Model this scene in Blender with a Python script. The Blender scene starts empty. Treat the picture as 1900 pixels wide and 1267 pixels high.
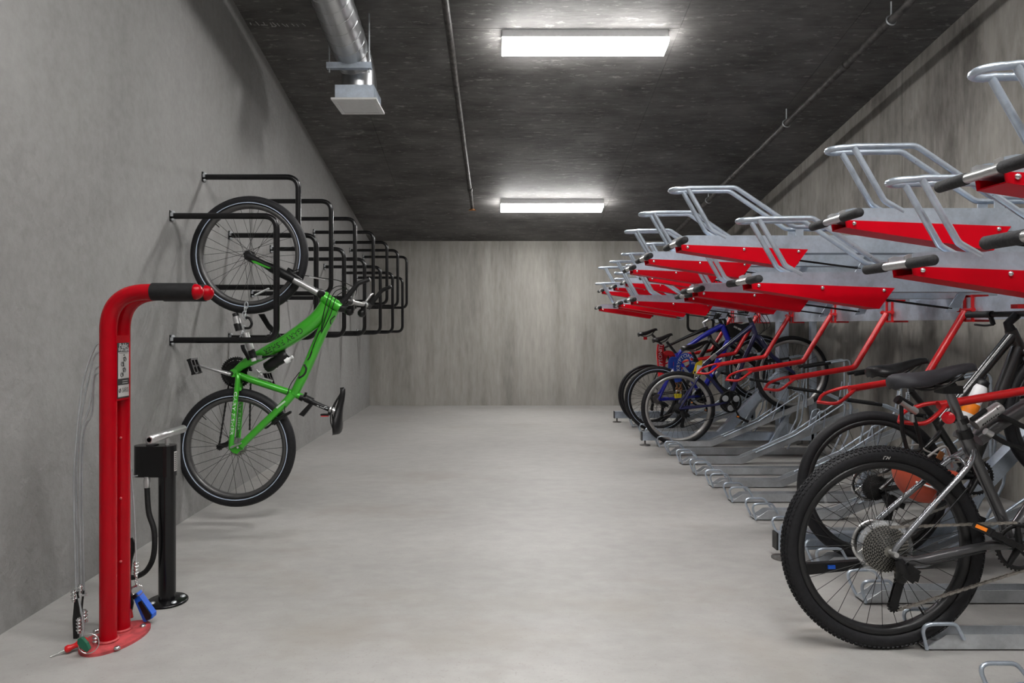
import bpy, math, random
from mathutils import Vector, Matrix
random.seed(7)
C = bpy.context.scene.collection
SC = bpy.context.scene
PI = math.pi

# ------------------------------------------------------------------ camera, world, exposure
F, VX, VY, EYE = 1267.0, 926.0, 603.0, 1.13           # focal length in px, optical axis px, eye height
cam = bpy.data.objects.new('camera', bpy.data.cameras.new('camera'))
C.objects.link(cam); SC.camera = cam
cam.location = (0, 0, EYE); cam.rotation_euler = (PI/2, 0, 0)
cam.data.sensor_width = 36; cam.data.lens = 36*F/1900
cam.data.shift_x = (950-VX)/1900; cam.data.shift_y = -(633.5-VY)/1900
cam.data.clip_start = .05
w = bpy.data.worlds.new('world'); SC.world = w; w.use_nodes = True
w.node_tree.nodes['Background'].inputs[0].default_value = (.5, .5, .52, 1)
w.node_tree.nodes['Background'].inputs[1].default_value = .25
SC.view_settings.view_transform = 'Standard'; SC.view_settings.look = 'None'
SC.view_settings.gamma = 1; SC.view_settings.use_curve_mapping = False
SC.view_settings.exposure = 0.0
LAMP_POWER = 80.0
LAMP_COLOR = (1.0, .985, .97)

def P(px, py, Y):
    return Vector(((px-VX)/F*Y, Y, EYE-(py-VY)/F*Y))

# ------------------------------------------------------------------ materials
def newmat(name):
    m = bpy.data.materials.new(name); m.use_nodes = True
    return m, m.node_tree, m.node_tree.nodes['Principled BSDF']
def rgb(r, g, b):
    f = lambda c: ((c/255+.055)/1.055)**2.4 if c > 10 else c/255/12.92
    return (f(r), f(g), f(b), 1)
def mat(name, col, rough=.5, metal=0, var=.12, scale=40, bump=0, coat=0, spec=.5):
    m, t, b = newmat(name)
    b.inputs['Roughness'].default_value = rough; b.inputs['Metallic'].default_value = metal
    b.inputs['Specular IOR Level'].default_value = spec
    if coat:
        b.inputs['Coat Weight'].default_value = coat; b.inputs['Coat Roughness'].default_value = .12
    tc = t.nodes.new('ShaderNodeTexCoord'); n = t.nodes.new('ShaderNodeTexNoise')
    n.inputs['Scale'].default_value = scale; n.inputs['Detail'].default_value = 4
    t.links.new(tc.outputs['Object'], n.inputs['Vector'])
    r = t.nodes.new('ShaderNodeValToRGB'); e = r.color_ramp.elements
    e[0].position = .3; e[1].position = .7
    e[0].color = tuple(c*(1-var) for c in col[:3])+(1,); e[1].color = tuple(min(1, c*(1+var)) for c in col[:3])+(1,)
    t.links.new(n.outputs['Fac'], r.inputs['Fac']); t.links.new(r.outputs['Color'], b.inputs['Base Color'])
    if bump:
        bp = t.nodes.new('ShaderNodeBump'); bp.inputs['Strength'].default_value = bump; bp.inputs['Distance'].default_value = .004
        t.links.new(n.outputs['Fac'], bp.inputs['Height']); t.links.new(bp.outputs['Normal'], b.inputs['Normal'])
    return m
def galvanized(name, col, rough=.42, metal=.75):
    m, t, b = newmat(name)
    b.inputs['Metallic'].default_value = metal
    tc = t.nodes.new('ShaderNodeTexCoord')
    v = t.nodes.new('ShaderNodeTexVoronoi'); v.inputs['Scale'].default_value = 85
    n = t.nodes.new('ShaderNodeTexNoise'); n.inputs['Scale'].default_value = 9; n.inputs['Detail'].default_value = 5
    n2 = t.nodes.new('ShaderNodeTexNoise'); n2.inputs['Scale'].default_value = 60
    for q in (v, n, n2): t.links.new(tc.outputs['Object'], q.inputs['Vector'])
    mx = t.nodes.new('ShaderNodeMath'); mx.operation = 'ADD'
    sx = t.nodes.new('ShaderNodeSeparateColor'); t.links.new(v.outputs['Color'], sx.inputs[0])
    ml = t.nodes.new('ShaderNodeMath'); ml.operation = 'MULTIPLY'; ml.inputs[1].default_value = .10
    t.links.new(sx.outputs[0], ml.inputs[0]); t.links.new(ml.outputs[0], mx.inputs[0]); t.links.new(n.outputs['Fac'], mx.inputs[1])
    r = t.nodes.new('ShaderNodeValToRGB'); e = r.color_ramp.elements
    e[0].position = .3; e[1].position = .8
    e[0].color = tuple(c*.72 for c in col[:3])+(1,); e[1].color = tuple(min(1, c*1.15) for c in col[:3])+(1,)
    t.links.new(mx.outputs[0], r.inputs['Fac']); t.links.new(r.outputs['Color'], b.inputs['Base Color'])
    mr = t.nodes.new('ShaderNodeMapRange'); mr.inputs['To Min'].default_value = rough-.1; mr.inputs['To Max'].default_value = rough+.14
    t.links.new(n2.outputs['Fac'], mr.inputs['Value']); t.links.new(mr.outputs[0], b.inputs['Roughness'])
    return m
def concrete(name, dark, light, patch=(.6, .6, .6), fine=(30, 30, 30), speck=None, speckcol=None, bump=.25, rough=.8, stain=None, stainscale=(1, 1, 1), contrast=(.3, .7), bumpdist=.01):
    m, t, b = newmat(name); L = t.links.new
    b.inputs['Specular IOR Level'].default_value = .3
    tc = t.nodes.new('ShaderNodeTexCoord')
    def noise(sc, det, off=0, rgh=.6):
        mp = t.nodes.new('ShaderNodeMapping'); mp.inputs['Scale'].default_value = sc; mp.inputs['Location'].default_value = (off, off*.7, off*.3)
        n = t.nodes.new('ShaderNodeTexNoise'); n.inputs['Scale'].default_value = 1; n.inputs['Detail'].default_value = det; n.inputs['Roughness'].default_value = rgh
        L(tc.outputs['Object'], mp.inputs['Vector']); L(mp.outputs[0], n.inputs['Vector']); return n
    a = noise(patch, 6, 3.1); f = noise(fine, 5, 9.7)
    mix = t.nodes.new('ShaderNodeMix'); mix.data_type = 'FLOAT'; mix.inputs[0].default_value = .32
    L(a.outputs['Fac'], mix.inputs[2]); L(f.outputs['Fac'], mix.inputs[3])
    r = t.nodes.new('ShaderNodeValToRGB'); e = r.color_ramp.elements
    e[0].position, e[1].position = contrast; e[0].color = dark; e[1].color = light
    L(mix.outputs[0], r.inputs['Fac']); col = r.outputs['Color']
    if stain:
        s = noise(stainscale, 5, 21.3, .65); sr = t.nodes.new('ShaderNodeValToRGB'); q = sr.color_ramp.elements
        q[0].position = .55; q[1].position = .72; q[0].color = (0, 0, 0, 1); q[1].color = (1, 1, 1, 1)
        L(s.outputs['Fac'], sr.inputs['Fac'])
        m2 = t.nodes.new('ShaderNodeMix'); m2.data_type = 'RGBA'; m2.inputs[7].default_value = stain
        ml = t.nodes.new('ShaderNodeMath'); ml.operation = 'MULTIPLY'; ml.inputs[1].default_value = .6
        L(sr.outputs['Color'], ml.inputs[0]); L(ml.outputs[0], m2.inputs[0]); L(col, m2.inputs[6]); col = m2.outputs[2]
    if speck:
        s = noise(speck, 3, 41.3, .7); sr = t.nodes.new('ShaderNodeValToRGB'); q = sr.color_ramp.elements
        q[0].position = .585; q[1].position = .72; q[0].color = (0, 0, 0, 1); q[1].color = (1, 1, 1, 1)
        L(s.outputs['Fac'], sr.inputs['Fac'])
        m2 = t.nodes.new('ShaderNodeMix'); m2.data_type = 'RGBA'; m2.inputs[7].default_value = speckcol
        ml = t.nodes.new('ShaderNodeMath'); ml.operation = 'MULTIPLY'; ml.inputs[1].default_value = .7
        L(sr.outputs['Color'], ml.inputs[0]); L(ml.outputs[0], m2.inputs[0]); L(col, m2.inputs[6]); col = m2.outputs[2]
    L(col, b.inputs['Base Color']); b.inputs['Roughness'].default_value = rough
    bp = t.nodes.new('ShaderNodeBump'); bp.inputs['Strength'].default_value = bump; bp.inputs['Distance'].default_value = bumpdist
    L(f.outputs['Fac'], bp.inputs['Height']); L(bp.outputs['Normal'], b.inputs['Normal'])
    return m
def emit(name, col, s):
    m, t, b = newmat(name)
    b.inputs['Base Color'].default_value = (.8, .8, .8, 1)
    b.inputs['Emission Color'].default_value = col+(1,); b.inputs['Emission Strength'].default_value = s
    return m

M = {}
M['floor'] = concrete('floor_concrete', (.255, .248, .236, 1), (.395, .386, .370, 1), (.55, .7, .6), (9, 14, 9), speck=(110, 110, 110), speckcol=(.26, .24, .22, 1), bump=.06, rough=.5, stain=(.265, .24, .21, 1), stainscale=(.9, 1.5, 1))
M['wall_left'] = concrete('left_wall_stucco', (.20, .196, .191, 1), (.32, .316, .311, 1), (1.1, 1.1, .45), (26, 26, 22), bump=.6, rough=.85, stain=(.17, .163, .158, 1), stainscale=(.8, .8, .35), bumpdist=.014)
M['wall_back'] = concrete('back_wall_concrete', (.20, .19, .172, 1), (.36, .343, .316, 1), (3.0, 1, .25), (26, 26, 5), contrast=(.34, .66), bump=.15, rough=.8, stain=(.165, .155, .14, 1), stainscale=(4.5, 1, .5))
M['wall_right'] = concrete('right_wall_concrete', (.125, .116, .104, 1), (.36, .34, .31, 1), (1, 1.6, .9), (26, 22, 4), bump=.2, rough=.8, stain=(.075, .068, .06, 1), stainscale=(1, 3.2, 1.6), speck=(9, 8, 1.1), speckcol=(.33, .31, .28, 1), contrast=(.35, .64))
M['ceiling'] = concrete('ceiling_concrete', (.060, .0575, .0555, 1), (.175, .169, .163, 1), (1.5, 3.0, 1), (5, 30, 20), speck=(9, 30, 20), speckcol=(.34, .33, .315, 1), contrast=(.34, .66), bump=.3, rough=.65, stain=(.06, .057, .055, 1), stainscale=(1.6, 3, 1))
M['galv'] = galvanized('galvanized_steel', (.56, .63, .72), .32, .72)
M['galv_dull'] = galvanized('dull_galvanized_steel', (.50, .52, .54), .45, .6)
M['chrome'] = mat('bright_steel', (.7, .7, .7, 1), .25, 1, .06)
M['duct'] = mat('spiral_duct_steel', (.52, .53, .54, 1), .3, 1.0, .10, 5)
M['red'] = mat('red_powder_coat', (.34, .0, .0055, 1), .26, 0, .06, 12, spec=.2)
M['redplate'] = mat('red_side_plate_paint', (.52, .0, .008, 1), .35, 0, .05, 8, spec=.14)
M['redbase'] = mat('worn_red_base_paint', (.40, .055, .06, 1), .6, 0, .4, 30)
M['redarm'] = mat('red_arm_paint', (.55, .008, .010, 1), .32, 0, .1, 18)
M['black'] = mat('black_powder_coat', (.0045, .0045, .005, 1), .24, 0, .2, 30, spec=.4)
M['blackp'] = mat('black_plastic', (.007, .007, .0075, 1), .4, 0, .25, 60, spec=.35)
M['rubber'] = mat('black_rubber', (.009, .009, .0095, 1), .6, 0, .25, 90, bump=.15, spec=.3)
M['grip'] = mat('charcoal_foam_grip', (.028, .028, .030, 1), .75, 0, .25, 120, bump=.3, spec=.3)
M['tire'] = mat('tire_rubber', (.011, .011, .0128, 1), .58, 0, .25, 70, bump=.25, spec=.3)
M['darkrim'] = mat('dark_grey_rim', (.10, .098, .098, 1), .4, .6, .1)
M['blackrim'] = mat('black_rim', (.016, .016, .017, 1), .35, .2, .1)
M['rim'] = mat('silver_rim', (.42, .41, .40, 1), .38, .7, .08)
M['spoke'] = mat('dark_spoke', (.03, .03, .03, 1), .4, .5, .1)
M['silver'] = mat('satin_aluminium', (.56, .56, .56, 1), .34, .85, .08)
M['stripe'] = mat('pale_reflective_stripe', (.50, .58, .72, 1), .4, 0, .05)
M['green'] = mat('metallic_green_paint', (.05, .42, .02, 1), .3, .25, .06, 10, coat=.8)
M['greenh'] = mat('green_handle_plastic', (.005, .10, .055, 1), .5, 0, .1)
M['grey_frame'] = mat('metallic_grey_paint', (.095, .095, .10, 1), .28, .6, .08, 10, coat=.6)
M['stay'] = mat('polished_grey_stays', (.30, .31, .33, 1), .25, .85, .06)
M['blackframe'] = mat('black_frame_paint', (.009, .009, .009, 1), .3, 0, .1, 10, coat=.5)
M['navy'] = mat('navy_frame_paint', (.013, .015, .07, 1), .3, .1, .1, 10, coat=.5)
M['blue'] = mat('bright_blue_paint', (.008, .014, .36, 1), .3, .1, .08, 10, coat=.5)
M['bluelock'] = mat('blue_fabric_sleeve', (.012, .06, .40, 1), .75, 0, .15, 120, bump=.3)
M['redlock'] = mat('red_fabric_sleeve', (.62, .015, .02, 1), .75, 0, .15, 120, bump=.3)
M['bluep'] = mat('blue_plastic', (.006, .09, .52, 1), .4, 0, .08)
M['white'] = mat('white_plastic', (.75, .75, .76, 1), .4, 0, .04)
M['yellow'] = mat('yellow_plastic', (.72, .56, .012, 1), .45, 0, .08)
M['orange'] = mat('orange_shell', (.50, .072, .032, 1), .45, 0, .08, 10)
M['orangep'] = mat('amber_plastic', (.85, .22, .01, 1), .4, 0, .15, 30)
M['label'] = mat('grey_label', (.40, .39, .38, 1), .5, 0, .03)
M['ink'] = mat('black_ink', (.012, .012, .012, 1), .6, 0, .05)
M['inkw'] = mat('white_ink', (.72, .74, .75, 1), .5, 0, .03)
M['inkg'] = mat('pale_green_ink', (.45, .62, .45, 1), .5, 0, .03)
M['redref'] = mat('red_reflector', (.62, .006, .015, 1), .2, 0, .1, 200)
M['saddle'] = mat('black_saddle_vinyl', (.008, .008, .0085, 1), .4, 0, .15, 80, spec=.35)
M['saddleg'] = mat('charcoal_saddle_vinyl', (.030, .030, .035, 1), .6, 0, .12, 90, spec=.3)
M['copper'] = mat('rusty_brass', (.32, .14, .05, 1), .5, .4, .3)
M['grille'] = mat('white_grille_enamel', (.68, .68, .68, 1), .5, 0, .04)
M['pipe'] = mat('dusty_pipe_paint', (.075, .07, .066, 1), .5, .3, .6, 22)
M['chainm'] = mat('oily_chain_steel', (.40, .375, .34, 1), .38, .85, .2, 90)
M['cass'] = mat('cassette_steel', (.33, .32, .29, 1), .36, .9, .12, 60)
m, t, b = newmat('clear_plastic'); b.inputs['Base Color'].default_value = (.85, .87, .88, 1); b.inputs['Roughness'].default_value = .12
b.inputs['Alpha'].default_value = .13; M['clear'] = m
M['lamp'] = emit('lamp_diffuser', LAMP_COLOR, LAMP_POWER)

# ------------------------------------------------------------------ mesh builder
def perp(d):
    a = Vector((0, 0, 1)) if abs(d.z) < .9 else Vector((1, 0, 0))
    u = d.cross(a).normalized(); return u, d.cross(u).normalized()
class MB:
    def __init__(s): s.v, s.f, s.sm = [], [], []
    def add(s, vs, fs, smooth=False):
        o = len(s.v); s.v += [tuple(p) for p in vs]; s.f += [tuple(i+o for i in f) for f in fs]; s.sm += [smooth]*len(fs); return s
    def tube(s, pts, r, n=10, closed=False, cap=True, sy=1.0):
        pts = [Vector(p) for p in pts]; k = len(pts)
        rs = r if isinstance(r, (list, tuple)) else [r]*k
        tang = []
        for i in range(k):
            if closed: d = pts[(i+1) % k]-pts[i-1]
            elif i == 0: d = pts[1]-pts[0]
            elif i == k-1: d = pts[-1]-pts[-2]
            else: d = (pts[i+1]-pts[i]).normalized()+(pts[i]-pts[i-1]).normalized()
            tang.append(d.normalized())
        u, _ = perp(tang[0]); vs = []
        for i in range(k):
            u = (u-tang[i]*u.dot(tang[i])).normalized(); w_ = tang[i].cross(u)
            sc = 1.0
            if 0 < i < k-1 and not closed:
                c = (pts[i+1]-pts[i]).normalized().dot(tang[i]); sc = 1/max(c, .5)
            for j in range(n):
                a = 2*PI*j/n; vs.append(pts[i]+(u*math.cos(a)+w_*math.sin(a)*sy)*rs[i])
        fs = []
        for i in range(k if closed else k-1):
            for j in range(n):
                a = i*n+j; b_ = i*n+(j+1) % n; c = ((i+1) % k)*n+(j+1) % n; d = ((i+1) % k)*n+j
                fs.append((a, b_, c, d))
        s.add(vs, fs, True)
        if cap and not closed:
            s.add(vs[:n], [tuple(range(n-1, -1, -1))]); s.add(vs[-n:], [tuple(range(n))])
        return s
    def box(s, c, size, rot=None):
        c = Vector(c); h = [x/2 for x in size]
        vs = [Vector((sx*h[0], sy*h[1], sz*h[2])) for sx in (-1, 1) for sy in (-1, 1) for sz in (-1, 1)]
        if rot: vs = [rot @ v for v in vs]
        return s.add([c+v for v in vs], [(0, 1, 3, 2), (4, 6, 7, 5), (0, 4, 5, 1), (2, 3, 7, 6), (0, 2, 6, 4), (1, 5, 7, 3)])
    def prism(s, poly, off):
        poly = [Vector(p) for p in poly]; off = Vector(off); n = len(poly)
        vs = poly+[p+off for p in poly]
        return s.add(vs, [tuple(range(n-1, -1, -1)), tuple(range(n, 2*n))]+[(i, (i+1) % n, n+(i+1) % n, n+i) for i in range(n)])
    def lathe(s, prof, o=(0, 0, 0), axis=(0, 1, 0), n=32, closed=False, smooth=True):
        o = Vector(o); ax = Vector(axis).normalized(); u, w_ = perp(ax); k = len(prof); vs = []
        for (r, h) in prof:
            for j in range(n):
                a = 2*PI*j/n; vs.append(o+ax*h+(u*math.cos(a)+w_*math.sin(a))*r)
        fs = []
        for i in range(k if closed else k-1):
            for j in range(n):
                i2 = (i+1) % k; fs.append((i*n+j, i*n+(j+1) % n, i2*n+(j+1) % n, i2*n+j))
        s.add(vs, fs, smooth)
        if not closed:
            if prof[0][0] > 1e-5: s.add(vs[:n], [tuple(range(n-1, -1, -1))])
            if prof[-1][0] > 1e-5: s.add(vs[-n:], [tuple(range(n))])
        return s
    def torus(s, o, axis, R, r, nR=32, nr=8):
        return s.lathe([(R+r*math.cos(2*PI*i/nr), r*math.sin(2*PI*i/nr)) for i in range(nr)], o, axis, nR, True)
    def ball(s, o, r, n=12, axis=(0, 0, 1), sc=1):
        k = max(5, n//2)
        return s.lathe([(max(1e-6, r*math.sin(PI*i/k)), -r*sc*math.cos(PI*i/k)) for i in range(k+1)], o, axis, n)
    def gear(s, o, R, teeth, th, depth=.004, axis='Y'):
        o = Vector(o); poly = []
        for i in range(teeth):
            for q, rr in ((0, R-depth), (.25, R), (.5, R), (.75, R-depth)):
                a = 2*PI*(i+q)/teeth; poly.append(o+Vector((rr*math.cos(a), -th/2, rr*math.sin(a))))
        return s.prism(poly, (0, th, 0))
    def build(s, name, m, parent=None, origin=None, smooth=None, kind=None, label=None):
        me = bpy.data.meshes.new(name)
        o_ = Vector(origin) if origin is not None else (wloc(parent) if parent else Vector((0, 0, 0)))
        me.from_pydata([Vector(v)-o_ for v in s.v], [], s.f)
        me.polygons.foreach_set('use_smooth', s.sm if smooth is None else [smooth]*len(s.f))
        me.materials.append(M[m] if isinstance(m, str) else m)
        me.update()
        ob = bpy.data.objects.new(name, me); C.objects.link(ob)
        if parent: ob.parent = parent; ob.location = o_-wloc(parent)
        else: ob.location = o_
        if kind: ob['kind'] = kind
        if label: ob['label'] = label
        return ob
def wloc(o):
    l = Vector((0, 0, 0))
    while o: l += o.location; o = o.parent
    return l
def thing(name, label, cat, loc, group=None):
    o = bpy.data.objects.new(name, None); C.objects.link(o); o.location = loc; o.empty_display_size = .05
    return tag(o, label, cat, group)
def tag(o, label, cat, group=None, kind=None):
    o['label'] = label; o['category'] = cat
    if group: o['group'] = group
    if kind: o['kind'] = kind
    return o
def struct(o, label, cat):
    o['kind'] = 'structure'; o['label'] = label; o['category'] = cat; return o
def fillet(pts, r, n=6):
    pts = [Vector(p) for p in pts]; out = [pts[0]]
    for i in range(1, len(pts)-1):
        a, b_, c = pts[i-1], pts[i], pts[i+1]; d1 = (a-b_); d2 = (c-b_)
        l1, l2 = d1.length, d2.length; d1.normalize(); d2.normalize()
        ang = d1.angle(d2); rr = r[i-1] if isinstance(r, (list, tuple)) else r
        tl = min(rr/math.tan(ang/2), l1*.49, l2*.49); p0 = b_+d1*tl; p1 = b_+d2*tl
        for k in range(n+1):
            q = k/n; out.append((p0*(1-q)+b_*q)*(1-q)+(b_*(1-q)+p1*q)*q)
    out.append(pts[-1]); return out
def spline(pts, n=8):
    pts = [Vector(p) for p in pts]; q = [pts[0]]+pts+[pts[-1]]; out = []
    for i in range(1, len(q)-2):
        for k in range(n):
            t_ = k/n; a, b_, c, d = q[i-1], q[i], q[i+1], q[i+2]
            out.append(.5*((2*b_)+(c-a)*t_+(2*a-5*b_+4*c-d)*t_*t_+(3*b_-a-3*c+d)*t_**3))
    out.append(pts[-1]); return out
def text(s, size, pos, xdir, ydir, m, parent, name='lettering', align='CENTER', curve=None, sx=1.0):
    cu = bpy.data.curves.new(name, 'FONT'); cu.body = s; cu.size = size; cu.align_x = align; cu.align_y = 'CENTER'; cu.resolution_u = 2
    tmp = bpy.data.objects.new('tmp', cu); C.objects.link(tmp)
    dg = bpy.context.evaluated_depsgraph_get(); me = bpy.data.meshes.new_from_object(tmp.evaluated_get(dg))
    bpy.data.objects.remove(tmp); bpy.data.curves.remove(cu)
    X = Vector(xdir).normalized(); Yv = Vector(ydir); Yv = (Yv-X*Yv.dot(X)).normalized(); N = X.cross(Yv)
    o_ = wloc(parent)
    for v in me.vertices:
        x, y = v.co.x*sx, v.co.y
        h = 0
        if curve: h = math.sqrt(max(curve*curve-y*y, 0))+.0008
        v.co = Vector(pos)+X*x+Yv*y+N*h-o_
    me.name = name; me.materials.clear(); me.materials.append(M[m])
    ob = bpy.data.objects.new(name, me); C.objects.link(ob); ob.parent = parent
    return ob

def path_text(s, size, path, rad, m, parent, name='lettering', flip=False, sx=1.0, shift=0, lift=.0006):
    """letters laid along a path in a plane facing the camera side; rad: tube radii (0 for a flat band)"""
    path = [Vector(p) for p in path]; n = len(path)
    rad = rad if isinstance(rad, (list, tuple)) else [rad]*n
    cu = bpy.data.curves.new(name, 'FONT'); cu.body = s; cu.size = size; cu.align_x = 'CENTER'; cu.align_y = 'CENTER'; cu.resolution_u = 2
    tmp = bpy.data.objects.new('tmp', cu); C.objects.link(tmp)
    dg = bpy.context.evaluated_depsgraph_get(); me = bpy.data.meshes.new_from_object(tmp.evaluated_get(dg))
    bpy.data.objects.remove(tmp); bpy.data.curves.remove(cu)
    cum = [0]
    for i in range(1, n): cum.append(cum[-1]+(path[i]-path[i-1]).length)
    mid = cum[-1]/2+shift; o_ = wloc(parent)
    for v in me.vertices:
        d = min(max(mid+v.co.x*sx, 0), cum[-1]-1e-6); i = 0
        while i < n-2 and cum[i+1] <= d: i += 1
        q = (d-cum[i])/max(cum[i+1]-cum[i], 1e-9); p = path[i].lerp(path[i+1], q)
        def tg(k): return (path[min(k+1, n-1)]-path[max(k-1, 0)]).normalized()
        t_ = tg(i).lerp(tg(i+1), q).normalized(); r = rad[i]*(1-q)+rad[i+1]*q
        up = Vector((-t_.z, 0, t_.x)).normalized()
        y = v.co.y; h = math.sqrt(max(r*r-y*y, 0))
        v.co = p+up*y+Vector((0, -1, 0))*(h+lift)-o_
    me.name = name; me.materials.clear(); me.materials.append(M[m])
    ob = bpy.data.objects.new(name, me); C.objects.link(ob); ob.parent = parent
    return ob
def marks(parent, pts, w_, m, name='printed_marks', th=.0006):
    """short flat print strokes: pts is a list of (a, b) end points"""
    mb = MB()
    for a, b_ in pts:
        a, b_ = Vector(a), Vector(b_); d = (b_-a).normalized(); u = Vector((-d.z, 0, d.x))*w_/2
        mb.prism([a-u, a+u, b_+u, b_-u], (0, -th, 0))
    return mb.build(name, m, parent, kind='stuff')
def ribbon(pts, hw, th):
    pts = [Vector(p) for p in pts]; n = len(pts); mb = MB(); vs = []
    for i in range(n):
        d = (pts[min(i+1, n-1)]-pts[max(i-1, 0)]).normalized(); u = Vector((-d.z, 0, d.x)).normalized()*hw
        for q, yy in ((1, -.7), (.55, -1), (-.55, -1), (-1, -.7), (-1, .7), (-.55, 1), (.55, 1), (1, .7)): vs.append(pts[i]+u*q+Vector((0, yy*th/2, 0)))
    fs = [(i*8+j, i*8+(j+1) % 8, i*8+8+(j+1) % 8, i*8+8+j) for i in range(n-1) for j in range(8)]
    fs += [tuple(range(7, -1, -1)), tuple(range((n-1)*8, n*8))]
    return mb.add(vs, fs, False)

# ------------------------------------------------------------------ the room
XL, YB, YF = -1.82, 9.6, -3.6
def ceilz(y): return 2.31+.2115*(YB-y)
def rightx(y): return 3.06+.045*(YB-y)
struct(MB().box((1.1, 3.0, -.1), (7.0, 13.6, .2)).build('floor', 'floor'), 'pale grey smooth concrete floor running the length of the room', 'floor')
mb = MB().prism([(XL, YF, 0), (XL, YB, 0), (XL, YB, ceilz(YB)), (XL, YF, ceilz(YF))], (-.2, 0, 0))
wl = struct(mb.build('wall_left', 'wall_left'), 'grey rough-plastered wall behind the black hoops', 'wall')
mb = MB().prism([(XL-.2, YB, 0), (rightx(YB)+.2, YB, 0), (rightx(YB)+.2, YB, 2.36), (XL-.2, YB, 2.36)], (0, .2, 0))
struct(mb.build('wall_back', 'wall_back'), 'grey board-marked concrete end wall with vertical streaks', 'wall')
ys = 5.50   # construction joint in the right wall
mb = MB()
wr = struct(MB().prism([(rightx(YF), YF, 0), (rightx(YB), YB, 0), (rightx(YB), YB, ceilz(YB)), (rightx(YF), YF, ceilz(YF))], (.2, 0, 0)).build('wall_right', 'wall_right'), 'stained brown-grey concrete wall behind the two-tier rack', 'wall')
mb = MB().prism([(XL-.2, YF, 0), (rightx(YF)+.2, YF, 0), (rightx(YF)+.2, YF, ceilz(YF)), (XL-.2, YF, ceilz(YF))], (0, -.2, 0))
struct(mb.build('wall_front', 'wall_left'), 'concrete wall closing the near end of the room', 'wall')
th = .16
mb = MB().prism([(XL-.2, YF-.2, ceilz(YF-.2)+.006), (XL-.2, YB+.2, ceilz(YB+.2)+.006), (XL-.2, YB+.2, ceilz(YB+.2)+th), (XL-.2, YF-.2, ceilz(YF-.2)+th)], (7.1, 0, 0))
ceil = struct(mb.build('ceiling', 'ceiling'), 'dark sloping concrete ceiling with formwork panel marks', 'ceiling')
xs = [XL, -1.17, .055, 1.316, 2.55, 4.0]; yy = [YF, -2.35, .09, 2.53, 4.97, 7.41, YB]
for i in range(len(xs)-1):
    for j in range(len(yy)-1):
        g = .0013; dz = random.uniform(0, .0010)
        a, b_ = xs[i]+(g if i else 0), xs[i+1]-g; c, d = yy[j]+g, yy[j+1]-(g if j < len(yy)-2 else 0)
        mb = MB()
        vs = [(a, c, ceilz(c)+dz), (b_, c, ceilz(c)+dz), (b_, d, ceilz(d)+dz), (a, d, ceilz(d)+dz)]
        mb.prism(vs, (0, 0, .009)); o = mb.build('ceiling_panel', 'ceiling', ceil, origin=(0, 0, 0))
def onceil(px, py, d=.0015): return ceil_pt(px, py, d)
def ceil_pt(px, py, drop):
    Y = ((ceilz(0)-EYE-drop)*F)/(VY+.2115*F-py)
    return Vector(((px-VX)/F*Y, Y, ceilz(Y)-drop))
mb = MB()
for (a_, b_) in (((464, 42), (466, 46)), ((474, 40), (481, 47)), ((488, 41), (491, 45)), ((484, 46), (497, 46.5)), ((501, 42), (506, 49)), ((505, 41.5), (513, 48)), ((504, 49), (512, 49)), ((514, 43.5), (519, 48.5)), ((523, 44), (531, 49)), ((531, 45), (535, 49.5)), ((541, 44), (546, 48)), ((550, 44.5), (554, 49)), ((560, 43), (567, 48))):
    mb.tube([onceil(*a_), onceil(*b_)], .004, 4)
mb.build('chalk_marks', 'label', ceil, kind='stuff', origin=(0, 0, 0))
# small plug of mortar marks in right wall joint
MB().box((rightx(ys)-.001, ys, 1.9), (.008, .012, 3.6)).build('wall_joint', 'wall_right', wr)

# ------------------------------------------------------------------ ceiling lights
sl = math.atan(.2115); RS = Matrix.Rotation(-sl, 3, 'X')
def lamp(yc, label, xc=.63):
    z = ceilz(yc); nrm = RS @ Vector((0, 0, -1))
    t_ = thing('ceiling_light', label, 'light', Vector((xc, yc, z)), 'strip lights on the sloping ceiling')
    base = Vector((xc, yc, z))
    MB().box(base+nrm*.030, (1.215, .194, .060), RS).build('housing', 'grille', t_)
    mb = MB(); L_ = 1.20; prof = [(-.098, .060), (.098, .060), (.098, .080), (.082, .096), (-.082, .096), (-.098, .080)]
    mb.prism([base+RS @ Vector((-L_/2, y, -h)) for (y, h) in prof], (L_, 0, 0))
    mb.build('diffuser', 'lamp', t_, smooth=False)
    for s in (-1, 1):
        MB().prism([base+RS @ Vector((s*(L_/2+.004)-.004, y*1.02, -h*1.01)) for (y, h) in prof], (.008, 0, 0)).build('end_cap', 'lamp' , t_, smooth=False)
lamp(5.08, 'long lit white strip light nearer the air duct')
lamp(8.20, 'lit white strip light close to the end wall')
lamp(1.95, 'added unseen strip light above the repair stand, out of the picture')  # unseen fixture added in line with the visible row, lights the near half
lamp(.35, 'added unseen strip light overhead just behind the camera, out of the picture')  # added out of view to brighten the near floor
lamp(-1.2, 'added unseen strip light near the closing end wall, out of the picture')  # unseen, added behind the camera for more light from the front
lamp(.35, 'second added unseen strip light overhead behind the camera, on the rack side, out of the picture', 2.3)  # extra unseen light added on the rack side as fill
lamp(.35, 'third added unseen strip light overhead behind the camera, on the stand side, out of the picture', -1.0)  # extra unseen light added on the stand side as fill

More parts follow.
